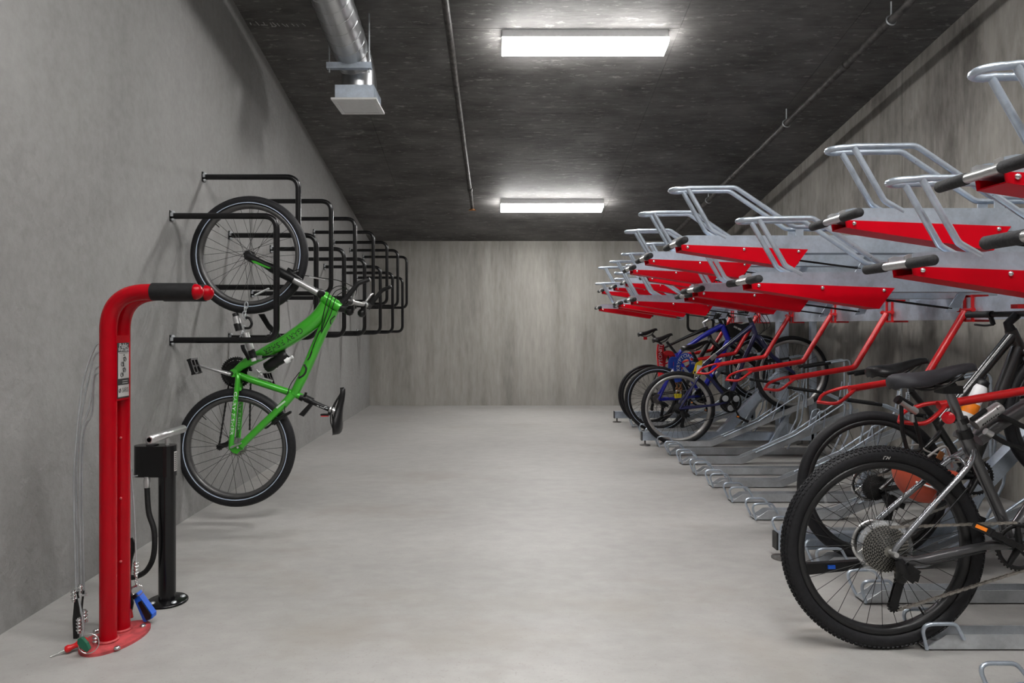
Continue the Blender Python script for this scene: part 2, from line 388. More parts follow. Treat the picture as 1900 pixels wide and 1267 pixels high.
# ------------------------------------------------------------------ pipes and duct
def ceil_pt(px, py, drop):
    Y = ((ceilz(0)-EYE-drop)*F)/(VY+.2115*F-py)
    return Vector(((px-VX)/F*Y, Y, ceilz(Y)-drop))
a = ceil_pt(826, 2, .05); b_ = ceil_pt(876.5, 386, .05); d = (b_-a).normalized()
t_ = thing('sprinkler_pipe', 'thin grey pipe on the ceiling beside the duct, ending in a sprinkler head', 'pipe', b_)
pts = [a-d*5.2, a+(b_-a)*.25, b_]
MB().tube(pts, [.026, .026, .021], 12).build('pipe', 'pipe', t_)
MB().tube([a+(b_-a)*.84, a+(b_-a)*.86], .03, 12).build('coupling', 'pipe', t_)
mb = MB().lathe([(.012, 0), (.02, .01), (.02, .05), (.03, .055), (.03, .062), (.002, .066)], b_+Vector((0, .0, .04)), (0, 0, -1), 12)
mb.box(b_+Vector((0, 0, -.025)), (.085, .01, .012)).build('sprinkler_head', 'copper', t_)
a = ceil_pt(1692, 0, .13); b_ = ceil_pt(1310, 376, .13); d = (b_-a).normalized(); e = b_+d*1.4
t_ = thing('ceiling_pipe', 'dark dusty pipe hung under the ceiling along the right wall', 'pipe', a)
MB().tube([a-d*5.0, b_, e], .029, 12).build('pipe', 'pipe', t_)
for q in (.06, .47, .98):
    p = a+(b_-a)*q
    mb = MB().tube([p, Vector((p.x, p.y, ceilz(p.y)))], .006, 6); mb.torus(p, d, .034, .006, 16, 6); mb.build('hanger', 'galv_dull', t_)
for q in (.22, .8):
    p = a+(b_-a)*q; MB().tube([p-d*.03, p+d*.03], .033, 12).build('coupling', 'pipe', t_)

yd = 5.0; rd = .128; drop = .235
dc = Vector((-1.05, yd, ceilz(yd)-drop))
dd = Vector((-.012, -1, .2115)).normalized()
t_ = thing('air_duct', 'round spiral steel duct ending in a square white grille under the ceiling', 'duct', dc)
far = dc+dd*7.5
elb = [dc+dd*.02, dc-dd*.07+Vector((0, 0, -.004)), dc-dd*.13+Vector((0, 0, -.03)), dc-dd*.165+Vector((0, 0, -.075)), dc-dd*.17+Vector((0, 0, -.15))]
MB().tube([far, dc], rd, 32, cap=False).build('duct_pipe', 'duct', t_)
mb = MB(); n = int(7.5/.11*22); u, w_ = perp(dd); pts = []
for i in range(n):
    s_ = i/22*.11
    if s_ > 7.4: break
    an = 2*PI*i/22; pts.append(dc+dd*(s_+.03)+(u*math.cos(an)+w_*math.sin(an))*rd)
mb.tube(pts, .0042, 4); mb.build('spiral_seam', 'duct', t_, kind='stuff')
MB().tube(spline(elb, 5), rd*.96, 28, cap=True).build('elbow', 'duct', t_)
for k, z in ((0, -.118), (1, -.15)):
    MB().torus(dc-dd*.17+Vector((0, 0, z)), (0, 0, 1), rd*.98, .006, 28, 6).build('collar_band', 'duct', t_)
gx0, gx1, gy0, gy1 = -1.198, -.873, 4.86, 5.21
gz = EYE+(VY-184)/F*4.86
bx = ((gx0+gx1)/2, (gy0+gy1)/2)
mb = MB(); hw = (gx1-gx0)/2-.024; hd = (gy1-gy0)/2-.024; top = gz+.105
mb.prism([(bx[0]-hw, bx[1]-hd, gz+.012), (bx[0]+hw, bx[1]-hd, gz+.012), (bx[0]+hw, bx[1]+hd, gz+.012), (bx[0]-hw, bx[1]+hd, gz+.012)], (0, 0, .10)).build('register_box', 'galv', t_)
MB().tube([(bx[0], bx[1], top), (bx[0], bx[1], top+.16)], rd*.94, 24).build('collar', 'duct', t_)
mb = MB(); W = .03
for (cx, cy, sx, sy) in ((bx[0], gy0+W/2, gx1-gx0, W), (bx[0], gy1-W/2, gx1-gx0, W), (gx0+W/2, bx[1], W, gy1-gy0-2*W), (gx1-W/2, bx[1], W, gy1-gy0-2*W)):
    mb.box((cx, cy, gz+.006), (sx, sy, .014))
mb.build('grille_frame', 'grille', t_)
RL = Matrix.Rotation(math.radians(-24), 3, 'X')
for k in range(9):
    MB().box((bx[0], gy0+.048+k*.0318, gz+.008), (gx1-gx0-.06, .0275, .003), RL).build('louver', 'grille', t_)
bk = P(656, 131, 4.95)
MB().box((bk.x, bk.y-.14, dc.z-rd-.01+.045), (.315, .042, .042)).build('strut_channel', 'galv', t_)
for s in (-1, 1):
    x = bk.x+s*.14; MB().tube([(x, bk.y-.14, dc.z-rd-.01), (x, bk.y-.14, ceilz(bk.y-.14))], .006, 8).build('threaded_rod', 'galv_dull', t_)

# ------------------------------------------------------------------ black hoops on the left wall
def hoop(xw, s, y, zt, zb, reach, label, group='black wall hoops'):
    t_ = thing('wall_hoop', label, 'bike rack', Vector((xw, y, zb)), group)
    pts = fillet([(xw, y, zt), (xw+s*reach, y, zt), (xw+s*reach, y, zb), (xw, y, zb)], .075, 8)
    MB().tube(pts, .017, 14).build('hoop_tube', 'black', t_)
    for z in (zt, zb):
        MB().box((xw+s*.003, y, z), (.006, .042, .058)).build('wall_plate', 'black', t_)
        mb = MB()
        for q in (-1, 1): mb.lathe([(.011, 0), (.011, .008), (.006, .014), (.0001, .015)], (xw+s*.006, y, z+q*.019), (s, 0, 0), 8)
        mb.box((xw+s*.012, y-.019, z+.006), (.014, .004, .02)); mb.build('bolts', 'galv_dull', t_)
ORD = ['nearest', 'second', 'third', 'fourth', 'fifth', 'sixth', 'seventh']
for i, y in enumerate((3.79, 4.61, 5.44, 6.27, 7.10, 7.92, 8.73)):
    hoop(XL, 1, y, 1.735, 1.046, .585, 'black bent-tube wall hoop, lower row, %s from the red work stand' % ORD[i])
for i, y in enumerate((4.20, 5.02, 5.85, 6.70, 7.52, 8.32, 9.13)):
    hoop(XL, 1, y, 2.04, 1.362, .585, 'black bent-tube wall hoop, upper row, %s from the red work stand' % ORD[i])
hoop(rightx(9.0), -1, 9.0, 1.735, 1.05, .60, 'black wall hoop on the right wall, seen beyond the blue bicycle', 'black wall hoops')

# ------------------------------------------------------------------ red work stand
SX, SY1, SY2 = -1.388, 2.425, 2.512
t_ = thing('work_stand', 'tall red bicycle repair stand with two bent tubes and black sleeves', 'repair stand', Vector((SX, 2.46, 0)))
zt = 1.248; xe = -1.075
for y in (SY1, SY2):
    r = .0285
    pts = fillet([(SX, y, .008), (SX, y, zt), (xe-.03, y, zt)], .175, 14)
    tb = MB().tube(pts, r, 22).build('tube', 'red', t_)
    MB().tube([(SX+.158, y, zt), (xe-.004, y, zt)], r*1.11, 22).build('sleeve', 'rubber', t_)
    MB().lathe([(.0275, -.002), (.0285, .002), (.0270, .012), (.021, .022), (.011, .029), (.0001, .031)], (xe-.006, y, zt), (1, 0, 0), 20).build('end_cap', 'red', t_)
    mb = MB().torus((SX, y, .014), (0, 0, 1), .031, .005, 20, 6); mb.build('weld', 'redbase', t_)
mb = MB(); poly = []
for i in range(40):
    a = 2*PI*i/40; x, y = .084*math.cos(a), .138*math.sin(a)
    if y < 0 and x < 0: x *= 1.15
    ca, sa = math.cos(-.22), math.sin(-.22)
    poly.append((SX+.012+x*ca-y*sa, 2.458+x*sa+y*ca, 0.0))
mb.prism(poly, (0, 0, .010)).build('base_plate', 'redbase', t_)
for (px, py) in ((265, 1163), (217, 1204), (178, 1172)):
    Y = EYE*F/(py-VY); p = P(px, py, Y*.993)
    MB().lathe([(.011, 0), (.011, .005), (.006, .009), (.0001, .010)], (p.x, p.y, .009), (0, 0, 1), 10).build('anchor_bolt', 'chrome', t_)
# web plate with the label, facing the room
zc = (EYE-(622-VY)/F*2.46, EYE-(742-VY)/F*2.46)
ym = 2.464; xp = SX+.0275
MB().box((xp-.012, ym, (zc[0]+zc[1])/2), (.03, SY2-SY1-.004, zc[0]-zc[1])).build('web_plate', 'red', t_)
zl0, zl1 = EYE-(637-VY)/F*2.46, EYE-(737-VY)/F*2.46; hl = zl0-zl1; wd = .070; x0 = xp+.0042
lb = MB().box((x0, ym, (zl0+zl1)/2), (.002, wd+.004, hl+.004)).build('label_plate', 'ink', t_, label='grey and black instruction sticker')
x1 = x0+.0013
def lrect(f0, f1, m, a=-.5, b_=.5, nm='label_field', dx=0):
    MB().box((x1+dx, ym+(a+b_)/2*wd, zl0-(f0+f1)/2*hl), (.0004, (b_-a)*wd, (f1-f0)*hl)).build(nm, m, lb)
lrect(.16, .65, 'label'); lrect(.77, .985, 'label')
Yd, Zd = (0, 1, 0), (0, 0, 1)
text('Public', .024, (x1+.0005, ym, zl0-.045*hl), Yd, Zd, 'inkw', lb)
text('Work Stand', .019, (x1+.0005, ym, zl0-.115*hl), Yd, Zd, 'inkw', lb, sx=.74)
text('SARIS', .024, (x1+.0008, ym+.010, zl0-.87*hl), Yd, Zd, 'ink', lb, sx=.72)
mb = MB(); c = Vector((x1+.0006, ym-.025, zl0-.87*hl)); mb.torus(c, (1, 0, 0), .0062, .0012, 16, 4); mb.tube([c+Vector((0, -.003, -.006)), c+Vector((0, .002, .002)), c+Vector((0, .005, .008))], .0012, 4); mb.build('emblem', 'ink', lb)
for f, sh in ((.32, 0), (.52, -.003)):
    mb = MB(); q = lambda y, z: Vector((x1+.0006, ym+sh+y, zl0-f*hl+z))
    mb.torus(q(-.010, -.012), (1, 0, 0), .0072, .0011, 18, 4); mb.torus(q(.010, .004), (1, 0, 0), .0068, .0010, 18, 4)
    mb.tube([q(-.010, -.012), q(.001, -.002), q(.010, .004), q(.013, .012)], .0010, 4); mb.tube([q(.001, -.002), q(-.003, .010), q(.008, .010)], .0010, 4)
    mb.tube([q(-.004, .009), q(.010, .014)], .0012, 4); mb.ball(q(.002, .020), .0026, 8)
    mb.tube([q(.0, -.006), q(.0, -.018)], .001, 4); mb.build('bicycle_pictogram', 'ink', lb)
for f in (.695, .735): lrect(f-.006, f+.006, 'label', -.12, .38, 'printed_line', .0003)
lrect(.175, .183, 'ink', -.4, .4, 'printed_line', .0003)
mb = MB()
for z in (.72, .50, .27): mb.lathe([(.005, 0), (.004, .003), (.0001, .004)], (SX+.012, SY2-.028, z), (.6, -.8, 0), 8)
mb.build('rivets', 'redbase', t_, kind='stuff')

# steel tether cables with tools
def braid(name, pts, label, mtl='galv_dull', r=.0032):
    o = MB().tube(spline(pts, 8), r, 6).build(name, mtl, None, origin=Vector(pts[0])); return tag(o, label, 'cable', 'tool tethers of the work stand')
yt = 2.45
tops = [((181, 640), (141, 1090), 'first'), ((181, 656), (145, 1100), 'second'), ((181, 683), (151, 1092), 'third'), ((181, 696), (156, 1100), 'fourth')]
for i, (a, b_, nm) in enumerate(tops):
    y = yt+(.0, .03, .015, .045)[i]
    dx = (0, 6, 14, 19)[i]
    pts = [P(a[0]+8, a[1]-4, y), P(a[0]-6, a[1]+6, y), P(154+dx*.9, a[1]+70, y), P(143+dx*.7, 800, y), P(137+dx*.8, 900, y), P(b_[0], b_[1], y)]
    braid('tether_cable', pts, 'thin braided steel tether hanging left of the red stand, its loop %s from the top' % nm)
def clampset(p, n=2, m='chrome'):
    mb = MB()
    for k in range(n): mb.torus(p+Vector((0, 0, -.012*k)), (0, 0, 1), .007, .0035, 10, 6)
    mb.tube([p+Vector((0, 0, .008)), p+Vector((0, 0, -.012*n))], .006, 8)
    return mb
# tyre lever (black), screwdriver (red), green hex key, small chrome clamps
T = thing('tire_lever', 'long black plastic tire lever hanging at the stand base on the left', 'tool', P(139, 1195, 2.46))
mb = MB(); q = [P(138, 1110, 2.46), P(142, 1118, 2.46), P(146, 1150, 2.46), P(143, 1185, 2.46), P(140, 1194, 2.46), P(136, 1190, 2.46), P(134.5, 1150, 2.46)]
mb.prism(q, (0, .012, 0)).build('lever', 'blackp', T); clampset(P(137, 1098, 2.46), 3).build('cable_clamp', 'chrome', T)
T = thing('screwdriver', 'red-handled screwdriver lying on the floor at the foot of the stand', 'tool', P(140, 1210, 2.36))
a = P(149, 1202, 2.37); b_ = P(122, 1220, 2.345); a.z = max(a.z, .026); b_.z = .015; d = (b_-a).normalized()
MB().lathe([(.006, -.024), (.014, -.018), (.0145, .0), (.009, .014), (.009, .026), (.0135, .036), (.011, .045), (.003, .048)], a, d, 14).build('handle', 'redarm', T)
MB().tube([a+d*.045, a+d*.092], [.0028, .002], 8).build('blade', 'chrome', T)
T = thing('hex_key', 'small green-handled key on a wire ring beside the red base plate', 'tool', P(155, 1198, 2.40))
KY = 2.315; mb = MB(); q = [P(144, 1186, KY), P(150, 1183, KY), P(153, 1186, KY), P(160, 1194, KY), P(165, 1205, KY), P(161, 1210, KY), P(151, 1204, KY), P(143, 1194, KY)]
mb.prism(q, (0, .014, 0)).build('handle', 'greenh', T)
c = P(165, 1194, 2.325); MB().torus(c, (.25, -1, .2), .031, .0018, 28, 6).build('wire_ring', 'chrome', T)
clampset(P(177, 1190, 2.40)+Vector((0, 0, .012)), 3).build('ring_clamp', 'chrome', T)
MB().tube(spline([P(146, 1110, 2.42), P(152, 1140, 2.42), P(155, 1165, 2.42), P(152, 1186, 2.41)], 6), .003, 6).build('wire', 'galv_dull', T)
clampset(P(147, 1160, 2.43)+Vector((0, 0, .02)), 4).build('cable_clamp', 'chrome', T)
T = thing('cone_wrench', 'pair of slim steel wrenches hanging from tethers left of the stand', 'tool', P(156, 1165, 2.44))
MB().tube(spline([P(143, 1098, 2.44), P(149, 1125, 2.44), P(155, 1150, 2.44)], 6), .0035, 6).build('wrench_shaft', 'blackp', T)
MB().tube(spline([P(155, 1096, 2.44), P(152, 1125, 2.44), P(151, 1150, 2.44)], 6), .0035, 6).build('wrench_shaft', 'blackp', T)
MB().tube([P(152, 1104, 2.44), P(161, 1103, 2.44)], .005, 8).build('bolt', 'chrome', T)
clampset(P(149, 1088, 2.44), 2).build('cable_clamp', 'chrome', T); clampset(P(157, 1135, 2.44), 3).build('cable_clamp', 'chrome', T)
MB().torus(P(158, 1150, 2.44), (0, 1, 0), .009, .002, 14, 5).build('snap_hook', 'chrome', T)
# right side: blue folding tool, black wrench
braid('tether_cable', [P(236, 760, 2.56), P(241, 850, 2.56), P(249, 950, 2.56), P(252.5, 1042, 2.56)], 'thin braided steel tether holding the blue folding tool', r=.0025)
T = thing('folding_tool', 'blue folding hex tool set with black keys hanging right of the red stand', 'tool', P(265, 1140, 2.56))
mb = MB(); o = lambda x, y: P(x, y, 2.56)
mb.prism([o(246, 1106), o(254, 1099.5), o(283, 1140), o(282.5, 1147), o(270, 1154), o(266, 1153)], (0, .03, 0)).build('tool_body', 'bluep', T)
mb = MB(); mb.prism([o(257, 1117), o(263, 1113.5), o(281.5, 1141), o(280, 1147), o(273, 1150)], (0, -.006, 0)).build('hex_keys', 'blackp', T)
mb = MB(); mb.prism([o(246, 1106), o(252, 1100), o(256, 1106), o(250, 1111)], (0, -.007, 0)).build('folded_key', 'blackp', T)
MB().torus(o(255, 1095), (.3, -1, 0), .020, .0017, 24, 6).build('ring', 'chrome', T)
clampset(o(252, 1045), 4).build('cable_clamp', 'chrome', T)
mb = MB()
for k in range(4): mb.torus(o(253, 1064+k*7), (1, (k % 2), 0), .008, .0018, 12, 5)
mb.tube([o(245, 1090), o(256, 1085)], .004, 8); mb.build('chain_links', 'chrome', T, kind='stuff')
T = thing('pedal_wrench', 'black flat wrench hanging behind the right side of the red stand', 'tool', P(242, 1130, 2.60))
o = lambda x, y: P(x, y, 2.60)
MB().prism([o(236, 1000), o(244, 998), o(250, 1008), o(249, 1022), o(244, 1040), o(241, 1070), o(242, 1095), o(247, 1120), o(243, 1138), o(235, 1140)], (0, .008, 0)).build('wrench', 'blackp', T)
MB().tube([o(240, 1130), o(243, 1146)], .009, 10).build('red_tip', 'redarm', T)

# ------------------------------------------------------------------ floor pump
pc = Vector((-1.356, 2.79, 0))
t_ = thing('floor_pump', 'black bolted floor pump with a silver T handle beside the red stand', 'pump', pc)
MB().tube([pc+Vector((0, 0, .006)), pc+Vector((0, 0, .637))], .033, 24).build('barrel', 'black', t_)
mb = MB()
mb.lathe([(.080, 0), (.080, .006), (.076, .010), (.03, .014)], pc, (0, 0, 1), 32); mb.build('base_plate', 'black', t_)
mb = MB()
for a in (.5, 2.2, 4.0, 5.6): mb.lathe([(.011, 0), (.010, .006), (.0001, .009)], pc+Vector((.058*math.cos(a), .058*math.sin(a), .009)), (0, 0, 1), 10)
mb.build('base_bolts', 'galv_dull', t_)
poly = []
for i in range(13):
    a = PI/2+PI*i/12; poly.append((pc.x-.095+.036*math.cos(a), pc.y+.036*math.sin(a), .515))
for i in range(9):
    a = -PI/2+PI*i/8; poly.append((pc.x+.036*math.cos(a), pc.y+.036*math.sin(a), .515))
MB().prism(poly, (0, 0, .125)).build('head_shroud', 'black', t_)
MB().lathe([(.024, 0), (.024, .002), (.0001, .002)], (pc.x-.06, pc.y, .6405), (0, 0, 1), 20).build('gauge', 'blackp', t_)
MB().tube([pc+Vector((0, 0, .635)), pc+Vector((0, 0, .69))], .0075, 12).build('piston_rod', 'silver', t_)
hz = EYE-(805-VY)/F*2.79
h0 = Vector((pc.x, 2.645, hz)); h1 = Vector((pc.x, 2.93, hz))
mb = MB().lathe([(.009, 0), (.0165, 0), (.0165, .285), (.009, .285)], h0, (0, 1, 0), 20)
mb.lathe([(.009, 0), (.0085, .02), (.0001, .02)], h0, (0, 1, 0), 16); mb.build('t_handle', 'silver', t_)
hs = [P(273, 905, 2.76), P(276, 950, 2.75), P(286, 985, 2.74), P(285, 1030, 2.74), P(272, 1058, 2.76), P(252, 1070, 2.79), P(240, 1071, 2.81)]
MB().tube(spline(hs, 8), .0105, 10).build('hose', 'rubber', t_)
MB().lathe([(.006, 0), (.012, .004), (.013, .02), (.013, .035), (.010, .040), (.010, .047)], P(273, 906, 2.76), (0, 0, 1), 14).build('chuck', 'silver', t_)
MB().box(pc+Vector((.0347, -.004, .575)), (.003, .016, .08), Matrix.Rotation(-.2, 3, 'Z')).build('label_strip', 'label', t_)
mb = MB()
for k in range(9): mb.box(pc+Vector((.0366, -.004, .543+k*.008)), (.0006, .011, .0035), Matrix.Rotation(-.2, 3, 'Z'))
mb.build('printed_marks', 'ink', t_, kind='stuff')
MB().tube([P(256, 882, 2.755), P(244, 884, 2.755), P(247, 870, 2.755)], .003, 6).build('hook_wire', 'galv_dull', t_)

# ------------------------------------------------------------------ two-tier rack: frame
fx0 = 1.342; postx = 2.66
t_ = thing('rack_frame', 'galvanized two-tier bicycle rack frame with posts, floor beams and a long top beam', 'bike rack', Vector((postx, 5.0, 0)))
for y in (.19, 3.31, 6.42, 7.95):
    MB().box(((fx0+2.95)/2, y, .088), (2.95-fx0, .05, .078)).build('floor_beam', 'galv', t_)
    MB().box((fx0-.003, y, .088), (.008, .054, .082)).build('beam_cap', 'blackp', t_)
    for x in (fx0+.03, 2.85):
        MB().lathe([(.05, 0), (.05, .006), (.012, .010), (.008, .014), (.008, .05)], (x, y, 0), (0, 0, 1), 20).build('levelling_foot', 'pipe', t_)
    MB().box((postx, y, .64), (.09, .09, 1.06)).build('post', 'galv', t_)
    MB().prism([(2.05, y-.03, .127), (2.17, y-.03, .127), (postx, y-.03, .66), (postx, y-.03, .74)], (0, .06, 0)).build('diagonal_brace', 'galv', t_)
    MB().prism([(postx+.03, y-.05, .08), (postx+.09, y-.05, .08), (postx+.09, y-.05, .2), (postx+.03, y-.05, .2)], (0, .1, 0)).build('gusset', 'galv', t_)
MB().box((postx, 4.2, 1.222), (.07, 8.4, .125)).build('long_beam', 'galv', t_)
MB().box((2.95, 4.2, 1.222), (.05, 8.4, .10)).build('long_beam', 'galv', t_)
for y in (3.31, 6.42, 7.95):
    MB().box(((postx+2.95)/2, y, 1.222), (.30, .05, .08)).build('cross_beam', 'galv', t_)
    MB().box((2.95, y, .62), (.05, .05, 1.2)).build('rear_post', 'galv', t_)

# ------------------------------------------------------------------ floor channels of the rack
def channel_mesh(ramp):
    """profile run along X from 0; returns builders in local coordinates (x=0 at the nose, y=0 mid)"""
    hw, h = .036, .05
    path = [(0, 0), (.49, 0), (1.44, .40)] if ramp else [(0, 0), (1.36, 0)]
    ch = MB()
    for y in (-hw, hw):       # flanges
        bot = [(x, z) for x, z in path]; top = [(x-(.012 if i else -.075), z+h) for i, (x, z) in enumerate(path)]
        poly = [Vector((x, y-.002, z)) for x, z in bot]+[Vector((x, y-.002, z)) for x, z in reversed(top)]
        ch.prism(poly, (0, .004, 0))
    for i in range(len(path)-1):
        (x0_, z0_), (x1_, z1_) = path[i], path[i+1]
        ch.prism([(x0_, -hw, z0_+.004), (x1_, -hw, z1_+.004), (x1_, hw, z1_+.004), (x0_, hw, z0_+.004)], (0, 0, .003))
    return ch
PROTO = {}
def channel(k, y, ramp, label):
    key = ramp; root = thing('wheel_channel', label, 'wheel channel', Vector((1.477, y, .006)), 'floor wheel channels of the rack')
    if key not in PROTO:
        parts = []
        def part(mb, name, m): parts.append((mb, name, m))
        hw = .036
        part(channel_mesh(ramp), 'channel', 'galv_dull')
        for s in (-1, 1):
            pts = [(.008, s*hw, .0), (-.030, s*(hw+.026), .098), (.092, s*(hw+.024), .098), (.134, s*(hw+.003), .036)]
            part(MB().tube(fillet(pts, .034, 6), .0065, 8), 'guide_hoop', 'galv')
        if ramp:
            for s in (-1, 1):
                g = [(.60, s*hw, .092), (.92, s*(hw+.006), .235), (1.32, s*(hw+.018), .50), (1.345, s*(hw+.018), .66)]
                part(MB().tube(fillet(g, .05, 5), .0065, 8), 'side_rail', 'galv')
                g = [(1.36, s*.045, .36), (1.36, s*.045, .845), (1.06, s*.047, .795)]
                part(MB().tube(fillet(g, .035, 6), .0075, 8), 'wheel_holder', 'galv')
                part(MB().tube([(1.20, s*.047, .818), (.985, s*.047, .782)], .0115, 10), 'rubber_sleeve', 'rubber')
                part(MB().tube(fillet([(1.05, s*hw, .25), (1.10, s*(hw+.014), .42), (1.16, s*(hw+.014), .44), (1.15, s*hw, .29)], .03, 4), .0055, 6), 'support_hook', 'galv')
            part(MB().prism([(1.02, -.016, -.0), (1.06, -.016, .0), (1.24, -.016, .31), (1.20, -.016, .31)], (0, .032, 0)), 'rear_leg', 'galv')
            part(MB().box((1.06, 0, .0), (.12, .05, .006)), 'foot_plate', 'galv')
        else:
            for s in (-1, 1):
                g = [(1.02, s*.045, .05), (1.14, s*.046, .30), (1.17, s*.046, .53), (.98, s*.047, .615), (.86, s*.047, .632)]
                part(MB().tube(fillet(g, .05, 6), .0075, 8), 'wheel_holder', 'galv')
                part(MB().tube([(.95, s*.047, .618), (.73, s*.047, .648)], .0115, 10), 'rubber_sleeve', 'rubber')
        obs = []
        for mb, nm, m in parts:
            ob = mb.build(nm, m, root, origin=(0, 0, 0)); ob.location = (0, 0, 0); obs.append(ob)
        PROTO[key] = obs
    else:
        for ob in PROTO[key]:
            c = ob.copy(); c.parent = root; C.objects.link(c)
    return root
CH = [2.406+.3947*k for k in range(-1, 14)]; CH[-1] = 7.60
NTH = ['nearest the camera, cut by the picture edge', 'second, under the thick grey rear tire', 'third from the near end', 'fourth, under the black tire with the clear reflector', 'fifth from the near end', 'sixth from the near end', 'seventh from the near end', 'eighth from the near end', 'ninth from the near end', 'tenth from the near end', 'eleventh from the near end', 'twelfth, under the navy bicycle', 'thirteenth, beyond the navy bicycle', 'fourteenth, under the bright blue bicycle', 'fifteenth, under the black road bicycle']
for i, y in enumerate(CH):
    k = i-1; ramp = (k % 2 == 0) or k == 13
    ch_ = channel(k, y, ramp, 'galvanized wheel channel, %s, %s' % ('rising ramp' if ramp else 'flat', NTH[i]))
    if k == 6:
        for s_ in (-1, 1):
            st = MB().box((2.828, y+s_*.045, .60), (.012, .018, .13)).build('sticker', 'inkw', ch_, label='white printed sticker')
            mb = MB()
            for q in range(8): mb.box((2.8277, y+s_*.045-.0092, .55+q*.013), (.008, .0006, .006))
            mb.build('printed_marks', 'ink', st, kind='stuff')

# ------------------------------------------------------------------ red locking arms
def arm(y, label, proto=[None]):
    root = thing('locking_bar', label, 'lock arm', Vector((2.62, y, 1.215)), 'red locking arms of the rack')
    if proto[0] is None:
        o = lambda x, dy, z: Vector((x-2.62, dy, z-1.215))
        bend = fillet([o(2.60, 0, 1.205), o(2.385, 0, .845), o(1.955, 0, .772)], .055, 8)
        parts = [(MB().tube(bend, .0190, 14), 'arm_tube', 'redarm')]
        lp = [o(1.985, .006, .785), o(1.93, .05, .772), o(1.84, .058, .738), o(1.79, .012, .702), o(1.79, -.012, .700), o(1.86, -.052, .700), o(1.93, -.040, .742), o(1.985, -.006, .772)]
        parts.append((MB().tube(spline(lp, 5), .0095, 10), 'lock_loop', 'redarm'))
        mb = MB(); mb.box(o(2.628, -.032, 1.222), (.024, .014, .145)); mb.box(o(2.628, .032, 1.222), (.024, .014, .145))
        mb.box(o(2.66, -.032, 1.292), (.09, .014, .012)); mb.box(o(2.66, .032, 1.292), (.09, .014, .012)); mb.box(o(2.67, 0, 1.154), (.10, .09, .012))
        parts.append((mb, 'beam_clamp', 'redarm'))
        mb = MB(); mb.tube([o(2.605, -.055, 1.215), o(2.605, .055, 1.215)], .008, 8)
        mb.tube([o(2.605, -.062, 1.215), o(2.605, -.05, 1.215)], .014, 6); mb.tube([o(2.605, .05, 1.215), o(2.605, .062, 1.215)], .014, 6)
        parts.append((mb, 'hinge_bolt', 'redarm'))
        obs = []
        for mb, nm, m in parts:
            ob = mb.build(nm, m, root, origin=(0, 0, 0)); ob.location = (0, 0, 0); obs.append(ob)
        proto[0] = obs
    else:
        for ob in proto[0]:
            c = ob.copy(); c.parent = root; C.objects.link(c)
AR = ['its loop beside the grey bicycle seatpost', 'passing behind the black and charcoal saddles', 'its loop in front of the raised navy front wheel', 'its loop crossing the navy bicycle frame above the cranks', 'its loop at the yellow tag', 'its loop by the blue lock sleeve', 'its loop by the red lock sleeve']
for j in range(7): arm(3.04+.772*j, 'red bent lock arm, %s' % AR[j])

